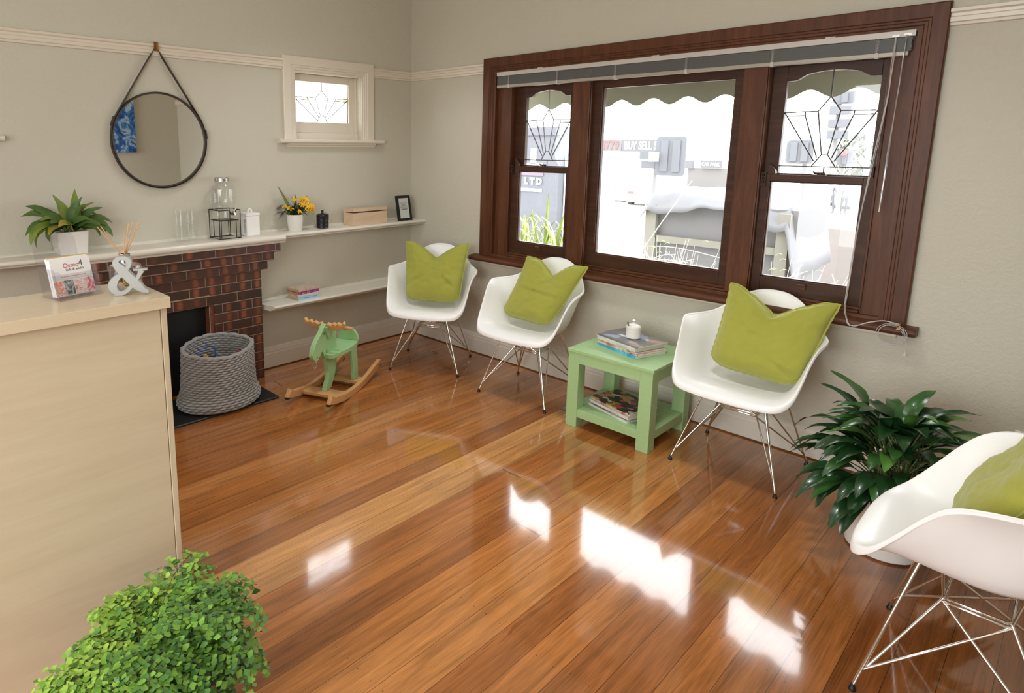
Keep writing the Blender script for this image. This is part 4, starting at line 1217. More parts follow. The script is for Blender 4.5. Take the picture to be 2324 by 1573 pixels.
# tumblers, two stacks of two
def tumbler():
    r0, r1, h = 0.029, 0.0335, 0.096
    t_ = MB().lathe([(0.001, 0), (r0, 0), (r0 + 0.001, 0.003), (r1, h), (r1 - 0.0022, h), (r0 - 0.0015, 0.010), (0.001, 0.009)], 40, cap0=False, cap1=False)
    for zz in (0.030, 0.060): t_.tube([((r0 + (r1 - r0) * zz / h) * cos(a), (r0 + (r1 - r0) * zz / h) * sin(a), zz) for a in [2 * pi * k / 40 for k in range(40)]], 0.0009, 5, cyc=True)
    return t_
tu = tumbler().build('tumbler', CLEAR, smooth=50)
for i, (x, y, zz, lab) in enumerate(((0.055, -1.942, MT, 'clear tumbler under another, left stack beside the potted plant'), (0.055, -1.942, MT + 0.0862, 'clear tumbler topping the left stack on the mantelpiece'),
                                    (0.050, -1.868, MT, 'clear tumbler under another, right stack beside the drink dispenser'), (0.050, -1.868, MT + 0.0862, 'clear tumbler topping the right stack on the mantelpiece'))):
    o = tu if i == 0 else tu.copy()
    if i: COL.objects.link(o)
    o.location = (x, y, zz)
    tag(o, lab, 'glass', 'stacked tumblers on the mantelpiece')

# glass drink dispenser on a black wire stand
ds = thing('drink_dispenser', 'glass drink dispenser with metal lid on a black wire stand', 'drink dispenser', (0.086, -1.666, MT))
x0, x1, y0, y1, hh = -0.069, 0.069, -0.070, 0.070, 0.178
wr = 0.0027
mb = MB()
for zz in (wr,):
    mb.tube([(x0, y0, zz), (x1, y0, zz), (x1, y1, zz), (x0, y1, zz)], wr, 8, cyc=True)
for x, y in ((x0, y0), (x1, y0), (x1, y1), (x0, y1)): mb.tube([(x, y, 0), (x, y, hh)], wr, 8)
front = [(x1, y0, hh), (x1, -0.004, hh), (x1, 0.002, hh - 0.01), (x1, 0.006, hh - 0.024), (x1, 0.018, hh - 0.029), (x1, 0.032, hh - 0.027), (x1, 0.038, hh - 0.012), (x1, 0.042, hh), (x1, y1, hh)]
mb.tube([(x0, y1, hh), (x0, y0, hh)] + front + [(x0, y1, hh)], wr, 8)
for x, y in ((x0 + .018, y0 + .02), (x1 - .018, y0 + .02), (x1 - .018, y1 - .02), (x0 + .018, y1 - .02)): mb.tube([(x, y, 0.003), (x, y, 0.112)], wr, 8)
mb.box(x0 + 0.006, x1 - 0.006, y0 + 0.007, y1 - 0.007, 0.112, 0.116)
mb.build('wire_stand', BLACK, ds, smooth=50)
jr = 0.0665
MJ = mat4((0.0, -0.008, 0))
prof = [(0.001, 0.1165), (0.046, 0.1165), (0.053, 0.120), (0.057, 0.140), (0.057, 0.162), (0.060, 0.184), (0.071, 0.194), (0.078, 0.202), (0.080, 0.225), (0.080, 0.300), (0.077, 0.322), (0.067, 0.340), (0.050, 0.351), (0.044, 0.353), (0.044, 0.362), (0.0415, 0.362), (0.0415, 0.352), (0.049, 0.348), (0.065, 0.337), (0.074, 0.320), (0.077, 0.30), (0.077, 0.225), (0.075, 0.205), (0.068, 0.198), (0.056, 0.18), (0.0535, 0.16), (0.053, 0.14), (0.049, 0.124), (0.001, 0.122)]
MB().lathe(prof, 56, M=MJ, cap0=False, cap1=False).build('glass_jar', CLEAR, ds, smooth=50)
MB().lathe([(0.001, 0.3785), (0.041, 0.3785), (0.0445, 0.3755), (0.0455, 0.372), (0.0455, 0.358), (0.0462, 0.356), (0.0462, 0.3545), (0.044, 0.3545)], 56, M=MJ, cap0=False, cap1=False).build('lid', plain('brushed_lid', (0.6, 0.59, 0.57, 1), 0.25, 1.0), ds, smooth=40)
MB().tube([(0.050, 0.020, 0.165), (0.075, 0.024, 0.165), (0.084, 0.025, 0.163)], [0.010, 0.009, 0.007], 12).tube([(0.084, 0.025, 0.166), (0.088, 0.026, 0.155), (0.088, 0.026, 0.142)], [0.007, 0.006, 0.005], 10).tube([(0.082, 0.025, 0.166), (0.083, 0.025, 0.176), (0.082, 0.036, 0.188)], [0.004, 0.004, 0.005], 8).build('tap', CHROME, ds, smooth=60)

# white tin with COFFEE lettering on the side
can = thing('coffee_canister', 'square white canister lettered COFFEE on its side', 'canister', (0.082, -1.490, MT))
WTIN = plain('white_enamel', srgb(236, 235, 232), 0.3, var=0.015)
cs, cd = 0.047, 0.042
MB().box(-cd, cd, -cs, cs, 0, 0.128).build('tin', WTIN, can, bevel=0.004)
ld = MB().box(-cd - 0.002, cd + 0.002, -cs - 0.002, cs + 0.002, 0.1285, 0.147).build('lid', WTIN, can, bevel=0.004)
MB().tube([(0.004 * 0 + 0.0, -0.013, 0.146)] + [(0.0, -0.013 * cos(a), 0.154 + 0.018 * sin(a)) for a in [pi * k / 10 for k in range(11)]] + [(0.0, 0.013, 0.146)], 0.0055, 10).build('handle', WTIN, ld, smooth=60)
ml = MB()
lettering(ml, 'COFFEE', 0.026, frame_mat((0.022, -cs - 0.0006, 0.062), (0, 0, 1), (-1, 0, 0), (0, -1, 0)), sx=1.0)
ml.build('coffee_lettering', plain('grey_print', srgb(120, 120, 122), 0.6), can)

# yellow flowers in a white pot
fl = thing('flower_pot', 'yellow flower arrangement in a round white pot', 'flowers', (0.078, -1.148, MT))
MB().lathe([(0.001, 0), (0.043, 0), (0.046, 0.003), (0.055, 0.075), (0.0565, 0.112), (0.0535, 0.112), (0.052, 0.098), (0.001, 0.098)], 48, cap0=False, cap1=False).build('pot', WPOT, fl, smooth=40)
MB().lathe([(0.0005, 0.092), (0.0525, 0.092), (0.0525, 0.101), (0.0005, 0.106)], 24, cap0=False, cap1=False).build('soil', SOIL, fl, smooth=40)
DKG = plain('dark_arrangement_leaf', srgb(48, 70, 34), 0.4, var=0.4, scale=20)
BLADE = plain('olive_blade', srgb(120, 124, 66), 0.45, var=0.2)
PETAL = plain('yellow_petal', srgb(240, 198, 44), 0.5, var=0.2, scale=40)
PETAO = plain('orange_petal', srgb(228, 166, 38), 0.5, var=0.2, scale=40)
mb = MB()
rnd = random.Random(3)
for k in range(46):
    a = 2 * pi * k / 46 * 2.39 + rnd.uniform(-.2, .2)
    r = rnd.uniform(.055, .098) * (1.5 if abs(sin(a)) > .7 else .85)
    rise = rnd.uniform(-.035, .055)
    b0 = Vector((cos(a) * .02, sin(a) * .02, .105))
    m_ = Vector((cos(a) * r * .6, sin(a) * r * .6, .125 + rise * .8 + .015))
    e = Vector((cos(a) * r, sin(a) * r, .115 + rise))
    e.x = max(e.x, -.066); m_.x = max(m_.x, -.06)
    leaf(mb, [b0, m_, e], rnd.uniform(.016, .028), (0, 0, 1), 0, .3, 7)
for y, zz in ((.012, .17), (-.02, .15), (.04, .15), (0.0, .19)):
    leaf(mb, [(0, y * .3, .10), (.01, y * .7, .13), (.012, y, zz)], .02, (1, 0, 0.2), 0, .3, 7)
mb.build('leaves', DKG, fl, smooth=60)
mb = MB()
leaf(mb, [(-.01, -.01, .105), (-.02, -.055, .20), (-.03, -.112, .310)], .022, (1, 0, .1), 0, .5, 10)
leaf(mb, [(.0, .01, .105), (-.005, .012, .18), (-.005, .008, .255)], .016, (1, 0, .1), 0, .5, 9)
mb.build('tall_blade', BLADE, fl, smooth=60)
blooms = [(.035, -.052, .150, 1.0), (.02, -.075, .162, .9), (.055, .000, .128, .8), (.015, .030, .195, 1.25), (.03, .055, .195, 1.1), (.045, .045, .160, 1.3), (.05, .075, .150, 1.3), (.03, .095, .160, 1.1), (.06, .060, .130, 1.0), (.01, -.010, .208, .8), (.0, .075, .205, .9), (.05, .090, .125, .8), (.04, .020, .170, 1.0)]
mb = MB()
blooms = [(x, y * 1.22, zz + .006, s * 1.1) for x, y, zz, s in blooms]
for x, y, zz, s in blooms:
    ax = Vector((0.75, rnd.uniform(-.4, .4), rnd.uniform(.2, .9))).normalized()
    u = ax.orthogonal().normalized(); v = ax.cross(u)
    for lay, (cnt, rr, mi) in enumerate(((6, .024, 0), (5, .016, 1))):
        for k in range(cnt):
            a = 2 * pi * k / cnt + rnd.uniform(-.25, .25) + lay * .5
            dr = u * cos(a) + v * sin(a)
            c_ = Vector((x, y, zz))
            r_ = rr * s * rnd.uniform(.8, 1.2)
            leaf(mb, [c_, c_ + dr * r_ * .55 + ax * .006 * s * (1 + lay), c_ + dr * r_ + ax * rnd.uniform(-.004, .012)], .012 * s, ax, (0 if rnd.random() < .68 else 1), .25, 6)
mb.build('blooms', [PETAL, PETAO], fl, smooth=60)
mb = MB()
for x, y, zz, s in blooms: mb.tube([(x * .3, y * .3, .104), (x * .7, y * .7, (zz + .1) / 2), (x - .004, y, zz)], .0012, 5)
for p0, p1 in (((.02, .07, .19), (.0, .098, .232)), ((.02, .1, .17), (.0, .125, .188)), ((.0, .0, .19), (-.005, -.018, .225))):
    mb.tube([p0, p1], .0009, 5).tube([p1, (p1[0], p1[1] + .008, p1[2] - .002)], .002, 5)
mb.build('stems', STEM, fl, smooth=60)

BCER = plain('black_glass', srgb(16, 16, 17), 0.3)
bj = diamond_jar('candle_jar', 'black lidded candle jar between the flowers and wooden box', 'candle jar', (0.078, -0.922, MT), BCER, 0.0435, 0.088)
MB().tube([(0.0, 0.003, 0.118), (0.006, 0.020, 0.112), (0.014, 0.034, 0.098)], 0.0008, 5).tube([(0.0, 0.002, 0.118), (0.0, 0.014, 0.126), (0.0, 0.022, 0.134)], 0.0008, 5).box(0.012, 0.013, 0.024, 0.046, 0.060, 0.098).build('hang_tag', BLKT, bj)

# wooden box
PINE = wood('pale_box_timber', [srgb(196, 168, 138), srgb(210, 184, 154), srgb(222, 198, 170)], 'Y', 0.6, 0.9, 0.0, 0.05, 1.2)
wb = thing('wooden_box', 'pale wooden box with its lid slightly ajar on the upper shelf', 'box', (0.084, -0.537, MT))
bw2, bd, bh = 0.162, 0.060, 0.092
mb = MB().box(-bd, bd, -bw2, bw2, 0, 0.006)
mb.box(-bd, -bd + .007, -bw2, bw2, 0.006, bh).box(bd - .007, bd, -bw2, bw2, 0.006, bh).box(-bd + .007, bd - .007, -bw2, -bw2 + .007, 0.006, bh).box(-bd + .007, bd - .007, bw2 - .007, bw2, 0.006, bh)
mb.build('case', PINE, wb, bevel=0.001)
ML = mat4((-bd, 0, bh + 0.001), (0, radians(-4.0), 0))
mb = MB().box(0, 2 * bd, -bw2, bw2, 0.018, 0.024, M=ML)
mb.box(0, .007, -bw2, bw2, 0.0, 0.018, M=ML).box(2 * bd - .007, 2 * bd, -bw2, bw2, 0.0, 0.018, M=ML).box(.007, 2 * bd - .007, -bw2, -bw2 + .007, 0.0, 0.018, M=ML).box(.007, 2 * bd - .007, bw2 - .007, bw2, 0.0, 0.018, M=ML)
mb.build('lid', PINE, wb, bevel=0.001)
MB().tube([(-bd + 0.01, bw2 + .001, bh + 0.020), (-bd + .005, bw2 + 0.024, bh + 0.024)], 0.0012, 6).build('lid_stay', STEEL, wb)

# black photo frame
pf = thing('photo_frame', 'small black standing frame with a printed white card', 'picture frame', (0.128, -0.168, MT), radians(-4))
TL = mat4((0, 0, 0.0), (0, radians(-12), 0))
fw, fh, fb, ft = 0.068, 0.198, 0.020, 0.016
mb = MB()
for a, b, c, d in ((-fw, fw, 0, fb), (-fw, fw, fh - fb, fh), (-fw, -fw + fb, fb, fh - fb), (fw - fb, fw, fb, fh - fb)):
    mb.box(-ft, 0, a, b, c, d, M=TL)
mb.build('frame', BLACK, pf, bevel=0.001)
MB().box(-0.008, -0.005, -fw + fb - .002, fw - fb + .002, fb - .002, fh - fb + .002, M=TL).build('card', plain('white_card', srgb(226, 226, 224), 0.6), pf)
MB().box(-0.0035, -0.002, -fw + fb - .001, fw - fb + .001, fb - .001, fh - fb + .001, M=TL).build('glazing', PANE, pf)
ml = MB()
FM = TL @ frame_mat((-0.0046, 0, 0), (0, 1, 0), (0, 0, 1), (1, 0, 0))
for txt, yy, sz, bo in (('EAT SLOW', 0.138, 0.0125, 0), ('AND GO', 0.122, 0.0125, 0.0003), ('DONATING 2', 0.106, 0.0125, 0), ('HOMELESS', 0.090, 0.0125, 0.0003)):
    lettering(ml, txt, sz, FM @ Matrix.Translation((0.001, yy, 0)), depth=0.0002, bold=bo)
ml.build('card_print', plain('dark_grey_print', srgb(70, 70, 72), 0.6), pf)
MB().prism([(-0.016 - 0.02, 0.12), (-0.075, 0.0), (-0.058, 0.0), (-0.030, 0.06)], -0.022, 0.022, 0, frame_mat((0, 0, 0), (1, 0, 0), (0, 0, 1), (0, -1, 0))).build('easel_back', BLACK, pf)

# ================================================================== ON THE RECEPTION DESK
DT = 1.0955
hd = thing('brochure_holder', 'clear acrylic brochure holder on the birch desk', 'brochure holder', (1.775, -2.985, DT), radians(15))
# local frame: x towards the room, y along the ledge
tilt = radians(-14)
TB = mat4((-0.046, 0, 0.003), (0, tilt, 0))
def rrect(y0, y1, z0, z1, r, n=6):
    p = [(y0, z0), (y1, z0)]
    p += [(y1 - r + r * cos(a), z1 - r + r * sin(a)) for a in [pi / 2 * k / n for k in range(n + 1)]]
    p += [(y0 + r + r * cos(a), z1 - r + r * sin(a)) for a in [pi / 2 + pi / 2 * k / n for k in range(n + 1)]]
    return p
YZ = frame_mat((0, 0, 0), (0, 1, 0), (0, 0, 1), (1, 0, 0))
hw_ = 0.064
MB().prism(rrect(-hw_, hw_, 0, 0.178, 0.022), -0.0028, 0, 0, TB @ YZ).build('back_panel', ACRYL, hd)
MB().lathe([(0.0125, 0), (0.0145, 0.001), (0.0145, 0.003), (0.0125, 0.004)], 28, M=TB @ YZ @ mat4((0.0, 0.150, 0.0))).build('hanging_hole', ACRYL, hd, smooth=40)
for s_ in (-1, 1):
    MB().add([(-0.046, s_ * hw_, 0.002), (0.040, s_ * hw_, 0.002), (0.018, s_ * hw_, 0.086), (-0.068, s_ * hw_, 0.092), (-0.046, s_ * (hw_ - .0025), 0.002), (0.040, s_ * (hw_ - .0025), 0.002), (0.018, s_ * (hw_ - .0025), 0.086), (-0.068, s_ * (hw_ - .0025), 0.092)], [(0, 1, 2, 3), (7, 6, 5, 4), (0, 4, 5, 1), (1, 5, 6, 2), (2, 6, 7, 3), (3, 7, 4, 0)]).build('side_panel', ACRYL, hd)
MB().box(-0.060, 0.044, -hw_, hw_, 0.0, 0.0025).build('base', ACRYL, hd)
TF = mat4((0.040, 0, 0.003), (0, tilt, 0))
fp = [(-hw_, 0), (-0.022, 0), (-0.020, 0.006), (0.020, 0.006), (0.022, 0), (hw_, 0), (hw_, 0.083), (0.052, 0.083), (0.046, 0.078), (0.040, 0.060), (-0.040, 0.060), (-0.046, 0.074), (-0.052, 0.080), (-hw_, 0.080)]
MB().prism(fp, -0.0026, 0, 0, TF @ YZ).build('front_panel', ACRYL, hd)
# brochures standing in it
CARD = plain('white_gloss_card', srgb(240, 239, 238), 0.35, var=0.02)
def m_pict(name, cols, sc=60):
    t = NT(name)
    n0 = t.n('TexNoise', {'Vector': t.coord(), 'Scale': sc, 'Detail': 3.0, 'Distortion': 1.5})
    k = len(cols)
    return t.pbr(t.ramp(n0.outputs[0], [(0.3 + 0.4 * i / (k - 1), c) for i, c in enumerate(cols)]), 0.4)
BG = 'brochures in the clear holder'
for i, (off, lab, hgt) in enumerate(((-0.018, 'brochure with a yellow top edge behind the front one', 0.110), (-0.006, 'front brochure with red logo lettering and four photos', 0.107))):
    br = thing('brochure', lab, 'brochure', (1.775, -2.985, DT), radians(15), BG)
    TC = mat4((off + 0.022, 0, 0.0075), (0, tilt, 0))
    MB().box(-0.010, 0, -0.059, 0.059, 0, hgt, M=TC).build('sheet', CARD, br)
    if i == 0:
        MB().box(-0.010, 0.0004, -0.059, 0.059, hgt, hgt + 0.002, M=TC).build('top_edge', plain('yellow_card', srgb(222, 176, 60), 0.5), br)
    else:
        FM = TC @ YZ
        e = 0.0003
        def panel(nm, y0, y1, z0, z1, mat): MB().box(0, e, y0, y1, z0, z1, M=TC).build(nm, mat, br)
        panel('grey_band', -0.059, 0.059, 0.046, 0.062, plain('pale_grey_card', srgb(214, 214, 216), 0.4))
        panel('photo', -0.059, -0.030, 0.001, 0.044, m_pict('photo_child', [srgb(90, 190, 190), srgb(240, 190, 160), srgb(230, 120, 90), srgb(240, 235, 235), srgb(220, 60, 90)]))
        panel('photo', -0.030, -0.002, 0.001, 0.044, m_pict('photo_bw', [srgb(50, 54, 54), srgb(100, 108, 108), srgb(196, 200, 200), srgb(90, 96, 96)], 45))
        panel('photo', -0.002, 0.034, 0.001, 0.044, m_pict('photo_hands', [srgb(150, 90, 80), srgb(236, 200, 190), srgb(250, 240, 236), srgb(200, 130, 110)]))
        panel('photo', 0.034, 0.059, 0.001, 0.044, m_pict('photo_red', [srgb(214, 50, 60), srgb(240, 90, 100), srgb(230, 225, 225), srgb(170, 150, 160)]))
        a_ = MB(); lettering(a_, 'Osteo', 0.0185, FM @ Matrix.Translation((0.000, 0.086, e)), depth=0.0002, align='CENTER'); a_.build('logo_lettering', plain('crimson_print', srgb(190, 60, 90), 0.5), br)
        a_ = MB(); lettering(a_, '4', 0.026, FM @ Matrix.Translation((0.0295, 0.0885, e)), depth=0.0002); lettering(a_, 'kids & adults', 0.0105, FM @ Matrix.Translation((0.010, 0.0735, e)), depth=0.0002); a_.build('grey_lettering', plain('charcoal_print', srgb(90, 86, 90), 0.5), br)
        a_ = MB()
        x = -0.036
        rr = random.Random(5)
        while x < 0.034:
            w_ = rr.uniform(0.003, 0.009)
            a_.box(0.0003, 0.0005, x, x + w_, 0.0535, 0.0553, M=TC)
            x += w_ + 0.0012
        a_.build('tagline', plain('red_print', srgb(196, 80, 90), 0.5), br)

# silver ampersand
amp = thing('ampersand', 'silver ampersand ornament beside the brochure holder', 'ornament', (1.871, -2.860, DT), radians(-26))
SILV = plain('silver_paint', srgb(176, 177, 176), 0.38, 0.4, var=0.05)
su, sv = 0.107 / 700, 0.116 / 612
cx_, cb_ = 1520, 908
def AP(x, y): return ((x - cx_) * su, (cb_ - y) * sv)
st = [(1868, 862, 44), (1790, 842, 78), (1700, 780, 130), (1600, 690, 142), (1500, 590, 142), (1410, 500, 140), (1345, 430, 118), (1330, 375, 92), (1370, 330, 66), (1445, 316, 58), (1520, 336, 72), (1555, 395, 80), (1535, 460, 66), (1480, 520, 48), (1400, 580, 52), (1310, 640, 96), (1250, 715, 128), (1245, 785, 124), (1300, 848, 92), (1380, 868, 66), (1470, 848, 58), (1560, 780, 54), (1640, 700, 52), (1700, 625, 54), (1745, 560, 66), (1765, 520, 96)]
ctr = [AP(x, y) for x, y, w_ in st]
ws = [(w_ * 1.06 + 14) * (su + sv) / 2 for _, _, w_ in st]
NS = 130
Pc = curve_pts([(p[0], p[1], w_) for p, w_ in zip(ctr, ws)], NS)
AM = frame_mat((0, 0, 0), (0, 1, 0), (0, 0, 1), (1, 0, 0)) @ Matrix.Translation((0, 0, -0.010))
mb = MB()
vs = []
for i, (x, y, w_) in enumerate(Pc):
    xa, ya, _ = Pc[max(i - 1, 0)]; xb, yb, _ = Pc[min(i + 1, NS - 1)]
    l_ = sqrt((xb - xa) ** 2 + (yb - ya) ** 2) or 1
    nx_, ny_ = -(yb - ya) / l_, (xb - xa) / l_
    zo = 0.0001 * (i % 2) * 0
    for s1, s2 in ((-1, 0), (-0.82, 1), (0.82, 1), (1, 0)):
        pass
    h = w_ / 2
    for du, zz in ((-h, 0.0), (-h, 0.017), (-h + 0.0016, 0.0192), (h - 0.0016, 0.0192), (h, 0.017), (h, 0.0)):
        vs.append((x + nx_ * du, max(0.0005, y + ny_ * du), zz + 0.00006 * i / NS))
fs = [(i * 6 + k, i * 6 + (k + 1) % 6, i * 6 + 6 + (k + 1) % 6, i * 6 + 6 + k) for i in range(NS - 1) for k in range(6)] + [tuple(range(6)), tuple(range(NS * 6 - 1, NS * 6 - 7, -1))]
mb.add(vs, fs, 0, AM)
s0, s1_ = AP(1618, 496), AP(1872, 524)
mb.box(s0[0], s1_[0], s1_[1], s0[1], 0.0, 0.0192, M=AM)
f0, f1 = AP(1790, 845), AP(1872, 880)
mb.box(f0[0], f1[0], max(0.0, f1[1]), f0[1], 0.0, 0.0190, M=AM)
mb.box(AP(1250, 0)[0], AP(1420, 0)[0], 0.0, 0.004, 0.0, 0.0185, M=AM)
mb.build('ampersand', SILV, amp, smooth=35)

# reed diffuser
rd = thing('reed_diffuser', 'glass reed diffuser with thin wooden reeds behind the ampersand', 'diffuser', (1.795, -2.842, DT))
MB().lathe([(0.001, 0.0), (0.040, 0.0), (0.0445, 0.004), (0.0465, 0.020), (0.0465, 0.070), (0.044, 0.078), (0.041, 0.078), (0.043, 0.068), (0.043, 0.020), (0.039, 0.010), (0.001, 0.009)], 40, cap0=False, cap1=False).build('glass_vessel', CLEAR, rd, smooth=50)
LIQ = plain('gold_shells', srgb(196, 160, 80), 0.25, 0.35, var=0.7, scale=60)
mb = MB()
rnd = random.Random(8)
for k in range(26):
    a = rnd.uniform(0, 2 * pi); r = rnd.uniform(0.004, 0.033)
    mb.ball((r * cos(a), r * sin(a), 0.014 + rnd.uniform(0, 0.03)), (rnd.uniform(.005, .009), rnd.uniform(.005, .009), rnd.uniform(.004, .007)), 8, 6)
mb.build('gold_filling', LIQ, rd, smooth=60)
MB().lathe([(0.041, 0.078), (0.020, 0.080), (0.014, 0.084), (0.0135, 0.104), (0.0165, 0.105), (0.0165, 0.112), (0.0105, 0.112), (0.0105, 0.084)], 32, cap0=False, cap1=False).build('silver_collar', CHROME, rd, smooth=40)
REED = plain('reed_wood', srgb(214, 164, 112), 0.6, var=0.2)
for k, (dx, dy, hh) in enumerate(((-.01, -.068, .200), (.005, -.062, .202), (0.0, .004, .206), (.012, .015, .203), (-.012, .036, .205), (.004, .050, .203), (-0.02, .056, .205))):
    MB().tube([(-dx * .15, -dy * .16, 0.020), (dx * .15, dy * .15, 0.112), (dx, dy, hh)], 0.0013, 6).build('reed', REED, rd)
# ================================================================== ROCKING MOOSE
MGRN = plain('pale_green_paint', srgb(160, 202, 146), 0.35, var=0.05)
BEECH = wood('beech_timber', [srgb(188, 138, 84), srgb(206, 158, 104), srgb(218, 176, 124)], 'Y', 0.4, 0.7, 0.1, 0.02, 1.0)
BEECHX = wood('beech_timber_cross', [srgb(188, 138, 84), srgb(206, 158, 104), srgb(218, 176, 124)], 'X', 0.4, 0.7, 0.1, 0.02, 1.0)
mo = thing('rocking_toy', 'pale green wooden rocking moose with beech antlers and rockers', 'toy', (0.702, -1.372, 0), radians(25.5))
# local frame: y from nose to tail, x to the moose's left flank
PL = frame_mat((0, 0, 0), (0, 1, 0), (0, 0, 1), (1, 0, 0))          # prism poly = (y, z)
zc_ = lambda y: 0.5 * (y - 0.13) ** 2
for s in (-1, 1):
    ys = [-0.195 + 0.72 * k / 22 for k in range(23)]
    low = [(y, zc_(y)) for y in ys]
    up = [(y - 0.04 * (y - 0.13), zc_(y) + 0.044 - 0.012 * max(0, (abs(y - 0.16) - 0.25)) / 0.1) for y in ys]
    up[0] = (-0.160, zc_(-0.19) + 0.047); up[1] = (-0.148, zc_(-0.163) + 0.048)
    m = MB().prism(low + up[::-1], s * 0.1405 - 0.014, s * 0.1405 + 0.014, 0, PL)
    r_ = m.build('rocker', BEECH, mo, bevel=0.003)
    MB().box(s * 0.1405 - 0.013, s * 0.1405 + 0.013, -0.197, -0.165, 0.040, 0.052).box(s * 0.1405 - 0.013, s * 0.1405 + 0.013, 0.500, 0.528, 0.062, 0.076).build('rubber_pad', RUBBER, r_, bevel=0.002)
    MB().lathe([(0.008, 0), (0.008, 0.004)], 12, M=mat4((s * 0.1405, 0.0, 0.0012))).lathe([(0.008, 0), (0.008, 0.004)], 12, M=mat4((s * 0.1405, 0.262, 0.0012))).build('glide', plain('clear_pad', srgb(200, 200, 198), 0.4), r_, smooth=40)
    MB().lathe([(0.004, 0), (0.004, 0.002)], 10, M=frame_mat((s * 0.1545, 0.005, 0.03), (0, 1, 0), (0, 0, 1), (s, 0, 0))).lathe([(0.004, 0), (0.004, 0.002)], 10, M=frame_mat((s * 0.1545, 0.27, 0.035), (0, 1, 0), (0, 0, 1), (s, 0, 0))).build('screw', STEEL, r_)
for y0, y1 in ((-0.045, 0.050), (0.225, 0.312)):
    MB().box(-0.1265, 0.1265, y0, y1, 0.024, 0.042).build('cross_board', BEECHX, mo, bevel=0.002)
def smooth_poly(P, k=5):
    out = []
    n = len(P)
    for i in range(n):
        p0, p1, p2, p3 = P[i - 1], P[i], P[(i + 1) % n], P[(i + 2) % n]
        sharp = len(p1) > 2 or len(p2) > 2
        for j in range(k):
            f = j / k
            if sharp: q = (p1[0] + (p2[0] - p1[0]) * f, p1[1] + (p2[1] - p1[1]) * f)
            else: q = tuple(0.5 * ((2 * b) + (c - a) * f + (2 * a - 5 * b + 4 * c - d) * f * f + (3 * b - a - 3 * c + d) * f ** 3) for a, b, c, d in zip(p0[:2], p1[:2], p2[:2], p3[:2]))
            out.append(q)
    return out
head = [(-0.112, 0.272), (-0.085, 0.268), (-0.066, 0.281), (-0.048, 0.292), (-0.036, 0.306), (-0.022, 0.303), (-0.014, 0.284), (0.000, 0.262), (0.010, 0.266), (0.014, 0.290), (0.021, 0.307), (0.030, 0.303),
        (0.030, 0.270), (0.018, 0.235), (0.036, 0.195), (0.050, 0.155), (0.040, 0.110), (0.012, 0.070), (0.002, 0.043, 1), (0.072, 0.043, 1), (0.100, 0.080), (0.128, 0.130), (0.145, 0.185), (0.152, 0.240), (0.153, 0.290), (0.147, 0.360), (0.138, 0.415), (0.120, 0.432),
        (0.085, 0.440), (0.045, 0.460), (0.018, 0.468), (-0.004, 0.455), (-0.040, 0.425), (-0.078, 0.400), (-0.112, 0.370), (-0.135, 0.330), (-0.138, 0.300)]
MB().prism(smooth_poly(head), -0.015, 0.015, 0, PL).build('head', MGRN, mo, bevel=0.003, smooth=50)
for s in (-1, 1):
    MB().prism([(0.03, 0.375), (0.085, 0.372), (0.120, 0.43), (0.06, 0.455), (0.0, 0.452)], min(s * 0.015, s * 0.030), max(s * 0.015, s * 0.030), 0, PL).build('cheek_block', MGRN, mo, bevel=0.003)
    MB().lathe([(0.007, 0), (0.007, 0.002), (0.0035, 0.0005)], 12, M=frame_mat((s * 0.0152, -0.006, 0.415), (0, 1, 0), (0, 0, 1), (s, 0, 0))).build('eye', plain('eye_grey', srgb(90, 110, 84), 0.4), mo)
    MB().lathe([(0.0062, 0), (0.0062, 0.0025), (0.003, 0.0006)], 12, M=frame_mat((s * 0.0152, -0.092, 0.286), (0, 1, 0), (0, 0, 1), (s, 0, 0))).build('nostril', STEEL, mo)
MB().tube([(0.011 * cos(a) + 0.0, -0.098 + 0.020 * cos(a) * 0.2, 0.268 - 0.022 + 0.024 * sin(a)) for a in [2 * pi * k / 24 for k in range(24)]], 0.0028, 8, cyc=True).build('nose_ring', CHROME, mo, smooth=60)
# antlers: a scalloped board on each side and the hand bar
AN = frame_mat((0, 0.200, 0.020), (1, 0, 0), (0, -0.35, 0.937), (0, -0.937, -0.35))
for s in (-1, 1):
    q = [(0.016, 0.455), (0.030, 0.452), (0.075, 0.450), (0.115, 0.462), (0.138, 0.486), (0.142, 0.505), (0.134, 0.514), (0.124, 0.508), (0.118, 0.496), (0.110, 0.494), (0.102, 0.503), (0.092, 0.504), (0.085, 0.493), (0.078, 0.488), (0.070, 0.497), (0.058, 0.498), (0.050, 0.488), (0.038, 0.487), (0.026, 0.494), (0.016, 0.490)]
    q = [(s * x, z_) for x, z_ in q]
    if s < 0: q = q[::-1]
    MB().prism(smooth_poly(q, 3), -0.012, 0.012, 0, AN @ Matrix.Translation((0, -0.012, 0))).build('antler', BEECHX, mo, bevel=0.003, smooth=50)
MB().tube([(-0.130, 0.096, 0.432), (0.158, 0.096, 0.432)], 0.0105, 14).build('hand_bar', BEECHX, mo, smooth=50)
seat = [(-0.05, 0.012), (0.05, 0.012), (0.072, 0.06), (0.086, 0.13), (0.092, 0.21), (0.086, 0.29), (0.060, 0.348), (0.0, 0.368), (-0.060, 0.348), (-0.086, 0.29), (-0.092, 0.21), (-0.086, 0.13), (-0.072, 0.06)]
st_ = smooth_poly(seat, 4)
MB().prism([p for p in st_ if not (abs(p[0]) < 0.0155 and p[1] < 0.155)], 0.252, 0.282, 0).build('seat', MGRN, mo, bevel=0.003, smooth=50)
bk = [(0.078 * cos(a), 0.282 + 0.085 * sin(a)) for a in [pi * k / 16 for k in range(17)]]
